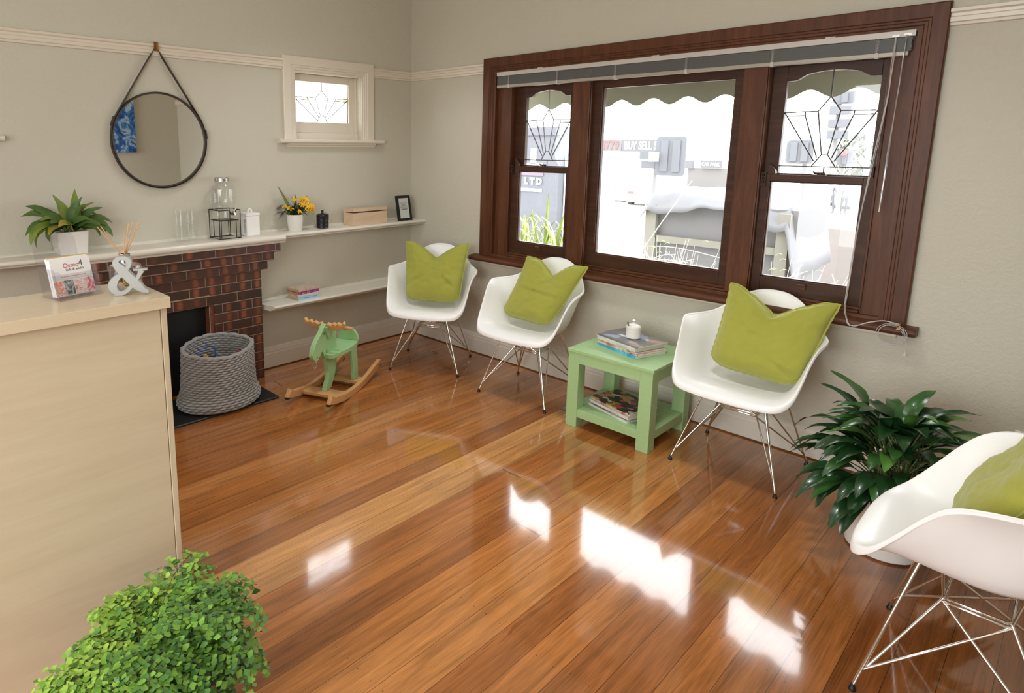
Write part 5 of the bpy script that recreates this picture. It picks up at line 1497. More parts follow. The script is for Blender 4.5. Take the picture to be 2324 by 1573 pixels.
MB().prism(bk, 0, 0.020, 0, frame_mat((0, 0.345, 0), (1, 0, 0), (0, 0, 1), (0, -1, 0))).build('backrest', MGRN, mo, bevel=0.003, smooth=50)
for s in (-1, 1):
    lg = [(0.212, 0.2515), (0.222, 0.19), (0.240, 0.13), (0.232, 0.085), (0.238, 0.043), (0.302, 0.043), (0.300, 0.10), (0.296, 0.17), (0.282, 0.2515)]
    MB().prism(lg, s * 0.078 - 0.011, s * 0.078 + 0.011, 0, PL @ Matrix.Identity(4)).build('leg', MGRN, mo, bevel=0.003, smooth=50)

# ================================================================== ROPE BASKET
ROPE = plain('grey_cotton_rope', srgb(162, 161, 159), 0.85, var=0.12, scale=60, bump=0.35, bscale=220)
bk_ = thing('rope_basket', 'grey chunky knotted rope basket on the hearth with toys inside', 'basket', (0.355, -1.885, 0.012), radians(0))
def bsec(v, a):
    """centre-line of the basket wall; v = 0 bottom .. 1 rim"""
    H = 0.345
    ca, sa = cos(a), sin(a)
    if v < 0.16:
        k = v / 0.16
        rr = 1.00 + 0.035 * sin(pi * k) * 1.2
        zz = 0.012 + 0.055 * k
    else:
        k = (v - 0.16) / 0.84
        rr = 0.945 - 0.05 * sin(pi * min(1, k * 0.9)) * 0.3 - 0.075 * k
        if k < 0.12: rr += 0.055 * (1 - k / 0.12)
        zz = 0.067 + (H - 0.067) * k
    # sag: leaning to one side, front lower than the back
    zz += 0.026 * v * (-ca * 0.9 + 0.15 * sa)
    sq = 1 + 0.035 * cos(4 * a + 0.6) * v
    x = 0.190 * rr * ca * sq - 0.015 * v
    y = 0.232 * rr * sa * sq + 0.012 * v
    return Vector((x, y, zz))
mb = MB()
mb.grid(lambda a, b: bsec(b * 0.985, 2 * pi * a) * 0.5 + Vector((bsec(b * 0.985, 2 * pi * a).x * 0.494, bsec(b * 0.985, 2 * pi * a).y * 0.494, bsec(b * 0.985, 2 * pi * a).z * 0.5)), 72, 24, cyc_u=True)
mb.lathe([(0.001, 0.006), (1.0, 0.006), (1.0, 0.014), (0.001, 0.014)], 72, M=Matrix.Diagonal((0.190, 0.232, 1, 1)), cap0=False, cap1=False)
NR, NC = 23, 30
for r in range(NR + 1):
    v = (r + 0.5) / NR if r < NR else 1.0
    for c in range(NC):
        if r == NR and c % 2: continue
        sp_ = 1 if r < NR else 2
        a = 2 * pi * (c + 0.5 * (r % 2)) / NC
        da = 2 * pi / NC * 1.28 * sp_ * 0.5
        p0, p1, p2 = bsec(v - 0.008, a - da), bsec(v, a), bsec(v + 0.008, a + da)
        n_ = Vector((cos(a), sin(a), 0))
        for sgn in (1, -1):
            if sgn < 0 and r < 10: continue
            o = n_ * (0.0045 * sgn)
            k_ = 0.0073 if r < NR else 0.0088
            mb.tube([p0 - n_ * 0.002 * sgn, p0.lerp(p1, .5) + o * 1.0, p1 + o * 1.35, p1.lerp(p2, .5) + o * 1.0, p2 - n_ * 0.002 * sgn], [k_ * 0.2, k_ * 0.8, k_ * 1.03, k_ * 0.8, k_ * 0.2], 6, caps=False)
mb.build('rope_weave', ROPE, bk_, smooth=80)
ty = thing('bead_maze_toy', 'bead maze toy with coloured wire loops inside the rope basket', 'toy', (0.36, -1.885, 0.03))
MB().box(-0.09, 0.09, -0.13, 0.13, 0.0, 0.022).build('base', BEECH, ty, bevel=0.004)
for nm, col, pts in (('blue_wire', srgb(50, 90, 190), [(-.02, -.135, .022), (-.01, -.125, .26), (-.03, -.09, .318), (-.06, -.02, .322), (-.06, .01, .28), (-.05, .0, .022)]),
                     ('yellow_wire', srgb(226, 180, 80), [(.05, -.115, .022), (.05, -.112, .27), (.05, -.100, .312), (.05, -.086, .27), (.05, -.088, .022)]),
                     ('red_wire', srgb(180, 36, 50), [(.07, .0, .022), (.075, .03, .255), (.075, .055, .268), (.075, .08, .25), (.07, .09, .022)]),
                     ('red_wire', srgb(180, 36, 50), [(.06, .07, .022), (.06, .085, .26), (.055, .105, .30), (.05, .125, .26), (.05, .13, .022)]),
                     ('blue_wire', srgb(50, 90, 190), [(.065, .11, .022), (.065, .115, .24), (.06, .14, .275), (.05, .165, .26), (.05, .17, .022)])):
    MB().tube(curve_pts(pts, 28), 0.0036, 8).build(nm, plain(nm, col, 0.35), ty, smooth=60)

# ================================================================== FLOOR PEACE LILY
ly = thing('potted_plant', 'large dark green peace lily in a round white pot on the floor', 'plant', (3.395, -0.615, 0))
MB().lathe([(0.001, 0), (0.112, 0), (0.122, 0.008), (0.135, 0.235), (0.1365, 0.245), (0.131, 0.246), (0.128, 0.215), (0.001, 0.215)], 56, cap0=False, cap1=False).build('pot', WPOT, ly, smooth=40)
MB().lathe([(0.001, 0.205), (0.129, 0.205), (0.129, 0.218), (0.001, 0.226)], 32, cap0=False, cap1=False).build('soil', SOIL, ly, smooth=40)
DG1 = plain('dark_lily_leaf', srgb(34, 70, 34), 0.28, var=0.35, scale=16, Coat_Weight=0.2)
DG2 = plain('mid_lily_leaf', srgb(54, 98, 42), 0.30, var=0.3, scale=16, Coat_Weight=0.2)
DG3 = plain('bright_lily_leaf', srgb(84, 132, 52), 0.32, var=0.25, scale=16)
mb = MB(); ms = MB()
rnd = random.Random(21)
def lily_leaf(az, reach, top, droop, L_, wd, mi):
    """petiole from the soil to (reach, top), then a blade that bends over"""
    d = Vector((cos(az), sin(az), 0))
    b0 = Vector((rnd.uniform(-.05, .05), rnd.uniform(-.05, .05), .215))
    k1 = b0 + d * reach * .35 + Vector((0, 0, (top - .215) * .65))
    e = d * reach + Vector((0, 0, top))
    ms.tube(curve_pts([tuple(b0), tuple(k1), tuple(e)], 8), 0.0022, 5)
    dirv = (d * (0.45 + droop) + Vector((0, 0, 1.0 - droop * 1.3))).normalized()
    p1 = e + dirv * L_ * .35
    dirv2 = (d * 1.0 + Vector((0, 0, 0.55 - droop * 1.5))).normalized()
    p2 = p1 + dirv2 * L_ * .35
    dirv3 = (d * 1.0 + Vector((0, 0, 0.15 - droop * 1.9))).normalized()
    p3 = p2 + dirv3 * L_ * .32
    P = [e, p1, p2, p3]
    P = [Vector((q.x, min(q.y, 0.585), max(q.z, 0.03))) for q in P]
    nr = (Vector((0, 0, 1)) - d * (0.35 if droop < .5 else -0.3))
    leaf(mb, P, wd, nr, mi, rnd.uniform(.18, .4), 11, wave=0.0025, ph=rnd.uniform(0, 6))
for k in range(132):
    az = k * 2.39996 + rnd.uniform(-.3, .3)
    t_ = k / 132
    # inner leaves upright, outer leaves arching low
    reach = 0.03 + 0.15 * t_ ** 0.8 + rnd.uniform(-.02, .03)
    top = 0.47 - 0.20 * t_ + rnd.uniform(-.05, .05)
    droop = 0.08 + 0.62 * t_ + rnd.uniform(-.12, .15)
    L_ = rnd.uniform(.15, .215)
    sc_ = 1.0 - 0.18 * max(0, sin(az)) - 0.22 * max(0, -sin(az)) * (1 if cos(az) > -.3 else .3)
    lily_leaf(az, reach * sc_, top, droop, L_ * (0.8 + .2 * sc_), rnd.uniform(.050, .068), rnd.choice([0, 0, 0, 1, 1, 2] if t_ < .5 else [0, 0, 0, 0, 1, 1]))
for az, reach, top, droop, L_, wd, mi in ((2.95, .11, .50, -.12, .22, .062, 1), (3.05, .13, .47, -.05, .2, .06, 0), (1.2, .05, .50, -.05, .2, .055, 1), (-.9, .05, .50, 0, .2, .055, 2), (.3, .07, .50, .05, .2, .05, 0), (2.6, .08, .46, .35, .23, .055, 0), (2.85, .17, .42, .62, .24, .048, 0), (3.25, .15, .38, .7, .22, .045, 0), (-.2, .10, .46, .15, .20, .05, 2), (.2, .12, .47, .3, .20, .05, 1), (.05, .18, .42, .45, .2, .035, 0), (-.4, .16, .40, .6, .22, .045, 1), (-2.2, .15, .30, .95, .20, .06, 0), (-1.9, .13, .25, 1.1, .20, .065, 0), (-2.5, .16, .29, .9, .2, .055, 1), (-1.5, .12, .28, 1.05, .19, .06, 0)):
    lily_leaf(az, reach, top, droop, L_, wd, mi)
mb.build('leaves', [DG1, DG2, DG3], ly, smooth=60)
ms.build('stems', STEM, ly, smooth=60)

# ================================================================== MAIDENHAIR FERN BY THE DESK
fe = thing('potted_fern', 'bushy bright green maidenhair fern in a taupe planter by the desk', 'fern', (2.325, -3.035, 0))
TAUPE = plain('taupe_planter', srgb(150, 138, 126), 0.5, var=0.05)
def rsq(h, r, n=5):
    out = []
    for cx, cy, a0 in ((h - r, h - r, 0), (-h + r, h - r, pi / 2), (-h + r, -h + r, pi), (h - r, -h + r, 1.5 * pi)):
        out += [(cx + r * cos(a0 + pi / 2 * k / n), cy + r * sin(a0 + pi / 2 * k / n)) for k in range(n + 1)]
    return out
mb = MB()
lv = [(0.098, 0.0, .03), (0.120, 0.206, .03), (0.130, 0.210, .032), (0.130, 0.224, .032), (0.122, 0.224, .03), (0.117, 0.17, .03)]
rings = [[(x, y, z_) for x, y in rsq(h, r)] for h, z_, r in lv]
n = len(rings[0])
vs = [p for r in rings for p in r]
fs = [(i * n + k, i * n + (k + 1) % n, i * n + n + (k + 1) % n, i * n + n + k) for i in range(len(lv) - 1) for k in range(n)] + [tuple(range(n - 1, -1, -1))]
mb.add(vs, fs).build('planter', TAUPE, fe, smooth=40)
MB().prism(rsq(0.116, 0.03), 0.15, 0.19).build('soil', SOIL, fe)
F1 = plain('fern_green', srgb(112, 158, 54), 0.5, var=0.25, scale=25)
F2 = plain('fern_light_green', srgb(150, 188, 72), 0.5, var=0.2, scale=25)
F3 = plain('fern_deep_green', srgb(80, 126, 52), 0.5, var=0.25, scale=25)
FST = plain('fern_wiry_stem', srgb(56, 38, 28), 0.4)
mb = MB(); ms = MB()
rnd = random.Random(33)
def leaflet(p, dirv, up, size, mi):
    """little fan with a scalloped outer edge"""
    d = dirv.normalized()
    sd = d.cross(up)
    sd = sd.normalized() if sd.length > 1e-4 else d.orthogonal().normalized()
    nn = sd.cross(d)
    vs = [p]
    for k in range(6):
        a = -0.85 + 1.7 * k / 5
        r = size * (1.0 if k % 2 else 0.90) * (1 - 0.12 * abs(a))
        vs.append(p + d * r * cos(a) + sd * r * sin(a) + nn * size * (0.12 * (abs(a)) - 0.05))
    mb.add(vs, [(0, k + 1, k + 2) for k in range(5)], mi)
def frond(az, L_, rise, droop, mi0, spread=1.0):
    d = Vector((cos(az), sin(az), 0))
    side = Vector((-sin(az), cos(az), 0))
    b0 = Vector((rnd.uniform(-.05, .05), rnd.uniform(-.05, .05), .185))
    L_ *= 1 - .36 * max(0.0, cos(az + 2.35))
    pts = [b0]
    p = b0.copy()
    ns = 16
    for k in range(1, ns + 1):
        t_ = k / ns
        el = rise - (rise + droop) * t_ ** 1.35
        p = p + (d * cos(el) * 0.84 + Vector((0, 0, sin(el)))) * L_ / ns
        p = p + side * rnd.uniform(-.002, .002)
        pts.append(p.copy())
    for q in pts:
        if q.x < -0.325: q.x = -0.325 + (q.x + 0.325) * 0.05     # the desk front is behind
    ms.tube(pts, [0.0013 - 0.0009 * i / ns for i in range(ns + 1)], 4, caps=False)
    for k in range(5, ns + 1):
        t_ = k / ns
        for s in (-1, 1):
            if rnd.random() < .10: continue
            bl_ = L_ * 0.30 * (1 - 0.75 * (t_ - .3) / .7) * rnd.uniform(.7, 1.15) * spread
            tg = (pts[k] - pts[k - 1]).normalized()
            bd = (tg * .55 + side * s * .85 + Vector((0, 0, rnd.uniform(-.25, .15)))).normalized()
            m = max(1, int(bl_ / 0.0165))
            q0 = pts[k]
            q1 = q0 + bd * bl_ + Vector((0, 0, -bl_ * .18))
            if bl_ > .02: ms.tube([q0, q0.lerp(q1, .5) + Vector((0, 0, bl_ * .05)), q1], 0.0005, 3, caps=False)
            for j in range(m + 1):
                f = (j + .6) / (m + 1)
                q = q0.lerp(q1, f) + Vector((0, 0, bl_ * .2 * f * (1 - f)))
                for s2 in ((-1, 1) if j < m else (0,)):
                    dd = (bd * .6 + bd.cross(Vector((0, 0, 1))) * s2 * .9 + Vector((rnd.uniform(-.3, .3), rnd.uniform(-.3, .3), rnd.uniform(-.45, .1))))
                    up = Vector((rnd.uniform(-.5, .5), rnd.uniform(-.5, .5), 1))
                    leaflet(q, dd, up, rnd.uniform(.0105, .0195), rnd.choice(mi0))
for k in range(92):
    az = k * 2.39996 + rnd.uniform(-.25, .25)
    t_ = k / 92
    rise = radians(rnd.uniform(70, 90)) * (1 - .12 * t_)
    droop = radians(rnd.uniform(30, 85)) * (.6 + .4 * t_)
    L_ = rnd.uniform(.29, .47) * (1.05 - .18 * t_)
    lit = sin(az - 2.2)  # lit side painted in lighter greens, the far side deeper
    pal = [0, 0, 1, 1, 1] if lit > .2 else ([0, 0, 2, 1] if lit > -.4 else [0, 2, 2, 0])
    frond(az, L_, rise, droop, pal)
for k in range(26):        # low skirt that hangs over the planter
    az = k * 2.39996 + rnd.uniform(-.3, .3)
    if cos(az + 0.45) > 0.55: continue
    frond(az, rnd.uniform(.22, .29), radians(rnd.uniform(35, 58)), radians(rnd.uniform(78, 98)), [0, 0, 1, 2])
for az, L_, rise, dr in ((-2.35, .46, 84, 30), (-2.0, .42, 70, 60), (-2.6, .44, 80, 45), (3.0, .42, 84, 35), (.75, .44, 66, 60), (.95, .42, 60, 70), (1.25, .40, 72, 50), (1.6, .42, 84, 40), (.45, .40, 50, 75), (2.2, .42, 85, 30)):
    frond(az, L_, radians(rise), radians(dr), [0, 1, 2], .8)
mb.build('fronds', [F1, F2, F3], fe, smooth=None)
ms.build('stems', FST, fe, smooth=60)

# ================================================================== SMALL FIXTURES
ou = thing('power_outlet', 'white wall power outlet low behind the nearest armchair', 'outlet', (3.745, -0.001, 0.36))
MB().box(-0.058, 0.058, -0.009, 0, -0.036, 0.036).build('plate', WTIN, ou, bevel=0.003)
for dx in (-.03, .03):
    MB().box(dx - .012, dx + .012, -0.0125, -0.0092, 0.008, 0.024).build('switch', WTIN, ou, bevel=0.001)
st_ = MB().ext([(-0.44, 0.0), (-0.36, 0.0), (-0.36, 0.006), (-0.43, 0.004)], 'x', 1.785, 1.900).build('floor_plate', STEEL, bevel=0.001)
tag(st_, 'small grey metal plate on the floor behind the side table leg', 'floor plate')
# ================================================================== OUTSIDE THE WINDOW
def ground_z(y):
    K = [(0.2, -0.45), (6, -0.55), (14, -1.0), (26, -1.25), (36, -1.9), (60, -2.3)]
    for (a, za), (b, zb) in zip(K, K[1:]):
        if y <= b: return za + (zb - za) * (y - a) / (b - a)
    return K[-1][1]
mb = MB()
ys = [0.23, 3, 6, 10, 14, 20, 26, 31, 36, 45, 60]
mb.add([(x, y, ground_z(y)) for y in ys for x in (-60, 45)], [(i * 2, i * 2 + 1, i * 2 + 3, i * 2 + 2) for i in range(len(ys) - 1)])
struct('ground', mb, plain('pale_concrete', srgb(196, 194, 190), 0.9, var=0.1, scale=2), 'pale street and footpath outside the window', 'ground')
mb = MB().box(-30, -0.23, -12, 0.2, -0.47, -0.45)
struct('ground_side', mb, plain('pale_side_path', srgb(200, 198, 194), 0.9), 'pale path beside the house beyond the small windows', 'ground')

# awning
AWN = plain('olive_canvas', srgb(136, 138, 122), 0.9, var=0.08)
AWB = plain('beige_bar', srgb(176, 164, 132), 0.6)
aw = thing('awning', 'olive canvas awning with a scalloped valance outside the window', 'awning', (2.0, 0.22, 2.0))
per, x0 = 0.240, 1.489
mb = MB()
xs = [0.2 + 3.9 * k / 260 for k in range(261)]
vs = []
for x in xs:
    zl = 1.848 - 0.023 * cos(2 * pi * (x - x0) / per)
    vs += [(x, 0.800, zl), (x, 0.800, 2.005), (x, 0.803, 2.005), (x, 0.803, zl)]
fs = [(i * 4 + k, i * 4 + (k + 1) % 4, i * 4 + 4 + (k + 1) % 4, i * 4 + 4 + k) for i in range(260) for k in range(4)]
mb.add(vs, fs).build('valance', AWN, aw, world=True)
MB().ext([(0.225, 2.42), (0.80, 2.006), (0.803, 2.010), (0.228, 2.426)], 'x', 0.2, 4.1).build('canopy', AWN, aw, world=True)
MB().tube([(0.2, 0.782, 1.982), (4.1, 0.782, 1.982)], 0.014, 10).build('front_bar', AWB, aw, world=True, smooth=60)
for x in (0.35, 3.95): MB().tube([(x, 0.225, 1.6), (x, 0.782, 1.98)], 0.01, 8).build('arm', AWB, aw, world=True, smooth=60)

# strappy plant outside the left light
VAR1 = plain('variegated_leaf', srgb(205, 214, 160), 0.5, var=0.2)
VAR2 = plain('lime_strap_leaf', srgb(150, 170, 70), 0.5, var=0.2)
DRY1 = plain('grey_green_leaf', srgb(120, 128, 96), 0.5, var=0.2)
sp_ = thing('garden_plant', 'strappy green and white garden plant outside the left window light', 'plant', (0.62, 1.0, -0.46))
mb = MB(); rnd = random.Random(17)
for k in range(70):
    az = rnd.uniform(0, 2 * pi); r = rnd.uniform(.15, .42); h_ = rnd.uniform(1.15, 1.42)
    b0 = Vector((rnd.uniform(-.35, .35), rnd.uniform(-.1, .1), .55 + rnd.uniform(0, .4)))
    d = Vector((cos(az), sin(az) * .35, 0))
    leaf(mb, [b0, b0 + d * r * .3 + Vector((0, 0, (h_ - b0.z) * .8)), b0 + d * r * .7 + Vector((0, 0, (h_ - b0.z))), b0 + d * r * 1.1 + Vector((0, 0, (h_ - b0.z) * .75))], rnd.uniform(.012, .026), (0, 0, 1), rnd.choice([0, 0, 0, 1, 1, 2]), .3, 9)
for dx, ln, lean in ((0, .78, 0.02), (.06, .66, .15), (-.04, .62, -.12), (.02, .5, .25), (.1, .5, .05)):
    b0 = Vector((dx, 0, .88))
    leaf(mb, [b0, b0 + Vector((lean * .4, 0, ln * .5)), b0 + Vector((lean, 0, ln))], .034, (0, -1, .3), 1, .4, 9)
mb.tube([(0, 0, 0), (0.01, 0, .95)], .022, 8, mi=2)
mb.build('leaves', [VAR1, VAR2, DRY1], sp_, smooth=60)

# bare twiggy shrubs
TWIG = plain('pale_bare_twig', srgb(205, 200, 190), 0.8)
def shrub(label, cx, cy, n, w, top, seed):
    s = thing('bare_shrub', label, 'shrub', (cx, cy, -0.46), 0, 'bare shrubs outside the window')
    r = random.Random(seed)
    mb = MB()
    for k in range(n):
        x = r.uniform(-w, w); y = r.uniform(-.12, .12)
        p = Vector((x * .5, y, 0.02)); pts = [p]
        dx, dy = x * .5 + r.uniform(-.12, .22), r.uniform(-.1, .1)
        h_ = r.uniform(.75, 1.0) * top
        for j in range(1, 7):
            t_ = j / 6
            pts.append(Vector((p.x + dx * t_ ** 1.5 + r.uniform(-.015, .015), p.y + dy * t_, 0.02 + h_ * t_)))
        mb.tube(pts, [.0065 - .0009 * i for i in range(7)], 5)
        for q in (3, 4, 5):
            e = pts[q] + Vector((r.uniform(-.2, .25), r.uniform(-.05, .05), r.uniform(.02, .16)))
            mb.tube([pts[q], pts[q].lerp(e, .5) + Vector((0, 0, .02)), e], [.0035, .003, .002], 4)
    mb.build('branches', TWIG, s, smooth=60)
    ml = MB()
    for k in range(18):
        p = Vector((r.uniform(-w, w), r.uniform(-.1, .1), r.uniform(.8, 1.05) * top))
        leaf(ml, [p, p + Vector((.02, 0, .02)), p + Vector((.045, 0, .015))], .02, (0, 0, 1), 0, .2, 5)
    ml.build('buds', VAR2, s)
shrub('bare pale twiggy shrub low outside the centre window light', 1.48, 1.30, 66, .40, 1.30, 3)
shrub('bare pale twiggy shrub outside the right window light', 2.36, 1.35, 40, .30, 1.25, 8)
LONGT = MB()
LONGT.tube(curve_pts([(1.05, 1.5, .35), (1.35, 1.5, .85), (1.62, 1.5, 1.28)], 8), .004, 5).tube(curve_pts([(1.25, 1.5, .72), (1.55, 1.5, .74), (1.9, 1.5, .70)], 8), .003, 5).tube([(1.05, 1.5, -.46), (1.05, 1.5, .35)], .005, 5)
tag(LONGT.build('long_branch', TWIG), 'long thin pale branch crossing the centre window light', 'branch')

# tarpaulin-covered stack on a timber frame
TARP = plain('grey_tarpaulin', srgb(100, 101, 105), 0.6, var=0.15, scale=6)
TARD = plain('dark_grey_sheet', srgb(98, 98, 100), 0.7, var=0.06)
POST = plain('weathered_post', srgb(118, 116, 108), 0.8, var=0.1)
tr = thing('covered_frame', 'grey tarpaulin over a timber frame outside the centre and right lights', 'covered frame', (1.4, 3.0, -0.48))
MB().box(0.80, 2.06, 2.66, 3.5, -0.47, 1.00).build('side_sheet', TARD, tr, world=True)
def tarp(a, b):
    x = 0.66 + 1.46 * a
    y = 2.56 + 1.05 * b
    z_ = 1.07 + 0.045 * sin(a * 5.2 + 0.4) + 0.03 * noise.noise(Vector((a * 6, b * 3, 1))) + 0.012 * sin(a * 34 + b * 6)
    if b < 0.12: z_ -= (0.12 - b) * (1.3 + 0.5 * sin(a * 9))
    if a < 0.05: z_ -= (0.05 - a) * 2.0
    if a > 0.92: z_ -= (a - 0.92) * 7.5
    return (x, y + (0.03 * noise.noise(Vector((a * 9, 2, 0))) if b < .1 else 0), z_)
MB().grid(tarp, 60, 30).build('tarpaulin', TARP, tr, world=True, smooth=180, solid=0.004)
for x, w_ in ((0.70, 0.11), (1.92, 0.10)): MB().box(x, x + w_, 2.60, 2.65, -0.47, 0.97).build('post', POST, tr, world=True)
MB().box(0.82, 2.02, 2.61, 2.655, 0.60, 0.665).build('rail', POST, tr, world=True)

# low brick garden wall
gb = MB().box(1.05, 3.2, 5.0, 5.22, -0.56, 0.62).build('garden_wall', plain('washed_brick', srgb(122, 116, 113), 0.9, var=0.15, scale=12))
tag(gb, 'low pale red brick garden wall outside the right window light', 'wall')

# traffic signals
SIG = plain('signal_housing', srgb(92, 94, 99), 0.8)
SIGP = plain('signal_pole', srgb(112, 112, 112), 0.7)
def rounded(w, h, r, n=5):
    out = []
    for cx, cy, a0 in ((w / 2 - r, h / 2 - r, 0), (-w / 2 + r, h / 2 - r, pi / 2), (-w / 2 + r, -h / 2 + r, pi), (w / 2 - r, -h / 2 + r, 1.5 * pi)):
        out += [(cx + r * cos(a0 + pi / 2 * k / n), cy + r * sin(a0 + pi / 2 * k / n)) for k in range(n + 1)]
    return out
XZ = lambda x, y, z: frame_mat((x, y, z), (1, 0, 0), (0, 0, 1), (0, -1, 0))
def signal(label, x, y, z, w, h, px, rz=0.0, lamps=True, front=False):
    s = thing('traffic_signal', label, 'traffic signal', (x, y, ground_z(y)), 0, 'traffic signals on the street outside')
    MB().prism(rounded(w, h, .09), 0, 0.03, 0, XZ(x, y, z)).build('backing_board', SIG, s, world=True)
    mb = MB()
    for dx in (-w * .2, w * .2) if lamps else (0,):
        mb.box(x + dx - w * .13, x + dx + w * .13, y - .07, y - .03, z - h * .40, z + h * .40)
    mb.build('housing', SIG, s, world=True, bevel=.01)
    MB().tube([(x + px, y + .1, ground_z(y)), (x + px, y + .1, z + h * .4)], .05, 10).build('pole', SIGP, s, world=True, smooth=60)
    if front:
        MB().lathe([(.001, .02), (.07, .01), (.08, 0)], 16, M=XZ(x, y - .165, z + h * .25)).build('red_lens', plain('red_lens', srgb(190, 90, 90), .4), s, world=True)
    return s
sg = signal('large double traffic signal back in the centre window light', -3.98, 13, 1.31, .80, 1.02, -.45)
MB().box(-4.86, -4.42, 13.0, 13.3, 1.22, 1.44).box(-4.80, -4.42, 13.0, 13.3, .98, 1.18).build('side_housing', SIG, sg, world=True)
MB().box(-4.44, -4.22, 12.7, 12.82, 1.17, 1.42).build('terminal_box', plain('white_terminal_box', srgb(235, 235, 235), .5), sg, world=True)
signal('small green-lit traffic signal at the left of the centre light', -11.1, 22, .85, .55, .58, .1, lamps=False)
signal('traffic signal back at lower left of the right leadlight pane', -.96, 13, 1.45, .56, .54, .1)
signal('traffic signal with red lens at lower right of the right leadlight', -.53, 15, 1.33, .34, .44, -.05, lamps=False, front=True)
s4 = signal('high side-on traffic signal behind the top of the right leadlight', -.19, 13, 2.62, .46, .26, -.12, lamps=False)
for zz in (2.36, 2.08, 1.84): MB().box(-.42, -.02, 12.8, 13.0, zz - .10, zz + .09).build('visor', SIG, s4, world=True, bevel=.02)
sp2 = MB().tube([(-.28, 16, ground_z(16)), (-.28, 16, 7.0)], .055, 10).build('street_pole', plain('pale_street_pole', srgb(100, 100, 103), .8), smooth=60)
tag(sp2, 'tall pale street pole at the right edge of the right leadlight', 'pole')

# shops over the road
SHW = plain('white_shop_wall', srgb(228, 228, 226), .8)
SGN = plain('grey_sign_board', srgb(92, 92, 95), .8)
RED = plain('washed_red_sign', srgb(112, 84, 84), .8)
WLT = plain('white_sign_letters', srgb(244, 244, 242), .6)
sh = thing('shop', 'white shop over the road with BUY SELL sign board', 'shop', (-15, 34, ground_z(34)))
MB().box(-24, -9.6, 34.2, 40, ground_z(34) - .3, 1.95).build('walls', SHW, sh, world=True)
MB().box(-17.12, -14.2, 34.0, 34.19, 1.28, 2.0).build('sign_board', SGN, sh, world=True)
MB().box(-19.6, -17.14, 34.0, 34.19, 1.30, 1.98).build('phone_board', plain('pale_phone_board', srgb(100, 98, 98), .8), sh, world=True)
a_ = MB(); lettering(a_, 'BUY SELL SW', .68, XZ(-15.62, 33.98, 1.63), depth=.004, bold=.018, sx=.66); a_.build('white_lettering', WLT, sh, world=True)
a_ = MB(); lettering(a_, '8779', .80, XZ(-17.95, 33.98, 1.63), depth=.004, bold=.016, sx=.82); a_.build('red_lettering', RED, sh, world=True)
s2 = thing('shop', 'low grey shop with green CAR PARK sign in the centre light', 'shop', (-9.6, 30, ground_z(30)))
MB().box(-11.0, -8.6, 30, 34, ground_z(30) - .3, .50).build('walls', plain('pale_grey_shop', srgb(101, 98, 97), .8), s2, world=True)
MB().box(-10.3, -9.28, 29.8, 29.95, .52, .90).build('sign_board', SGN, s2, world=True)
MB().box(-11.15, -10.7, 29.8, 29.95, .48, .88).build('small_board', SGN, s2, world=True)
a_ = MB(); lettering(a_, 'CAR PARK', .24, XZ(-9.78, 29.79, .70), depth=.004, bold=.006, sx=.8); a_.build('green_lettering', plain('pale_green_letters', srgb(214, 232, 214), .6), s2, world=True)
s3 = thing('shop', 'grey panelled building lettered LTD seen through the left light', 'shop', (-5.4, 9, ground_z(9)))
MB().box(-6.6, -4.72, 9.0, 9.6, ground_z(9) - .2, 1.80).box(-6.6, -4.72, 8.96, 9.6, 1.80, 1.99).build('walls', plain('grey_panel_wall', srgb(90, 92, 99), .8), s3, world=True)
MB().box(-4.70, -3.6, 9.2, 9.6, ground_z(9) - .2, 1.30).build('white_wing', SHW, s3, world=True)
MB().box(-6.4, -5.14, 8.97, 8.995, .86, .93).build('coloured_stripe', plain('pink_blue_stripe', srgb(108, 96, 108), .8), s3, world=True)
MB().box(-6.4, -5.17, 8.97, 8.995, .48, .55).box(-5.52, -5.36, 8.97, 8.995, 1.14, 1.50).box(-6.4, -5.16, 8.97, 8.995, 1.06, 1.16).build('white_panel', WLT, s3, world=True)
a_ = MB(); lettering(a_, 'L T D', .21, XZ(-5.42, 8.97, .72), depth=.004, bold=.012, sx=1.0); a_.build('white_lettering', WLT, s3, world=True)

# cars
CARW = plain('white_car_paint', srgb(235, 236, 238), .3)
TYRE = plain('grey_tyre', srgb(70, 70, 74), .8)
GLZ = plain('car_glass', srgb(190, 196, 202), .15)
def car(label, x, y, rz, w=1.7, L_=4.2, grey=None):
    g = ground_z(y)
    c = thing('car', label, 'car', (x, y, g), rz, 'cars on the street outside')
    prof = [(-L_ / 2, .35), (-L_ / 2, .62), (-L_ / 2 + .1, .84), (-L_ * .42, .90), (-L_ * .30, 1.38), (L_ * .10, 1.42), (L_ * .26, .95), (L_ / 2 - .1, .80), (L_ / 2, .55), (L_ / 2, .32), (L_ / 2 - .2, .25), (-L_ / 2 + .2, .25)]
    M_ = frame_mat((-w / 2, 0, 0), (0, 1, 0), (0, 0, 1), (1, 0, 0))
    MB().prism(prof, 0, w, 0, M_).build('body', grey or CARW, c, bevel=.06)
    MB().prism([(-L_ * .405, .93), (-L_ * .305, 1.33), (L_ * .09, 1.36), (L_ * .22, .97)], -.012, w + .012, 0, M_).box(-w / 2 + .15, w / 2 - .15, -L_ * .385, -L_ * .30, .95, 1.30).build('windows', GLZ, c)
    for sx in (-1, 1):
        for yy in (-L_ * .31, L_ * .31):
            MB().lathe([(.16, -.1), (.31, -.09), (.31, .09), (.16, .1)], 24, M=frame_mat((sx * (w / 2 - .10), yy, .31), (0, 1, 0), (0, 0, 1), (1, 0, 0))).build('wheel', TYRE, c, smooth=40)
        MB().box(sx * (w / 2 - .22) - .14, sx * (w / 2 - .22) + .14, -L_ / 2 - .015, -L_ / 2 + .02, .66, .78).build('tail_lamp', RED, c)
    return c
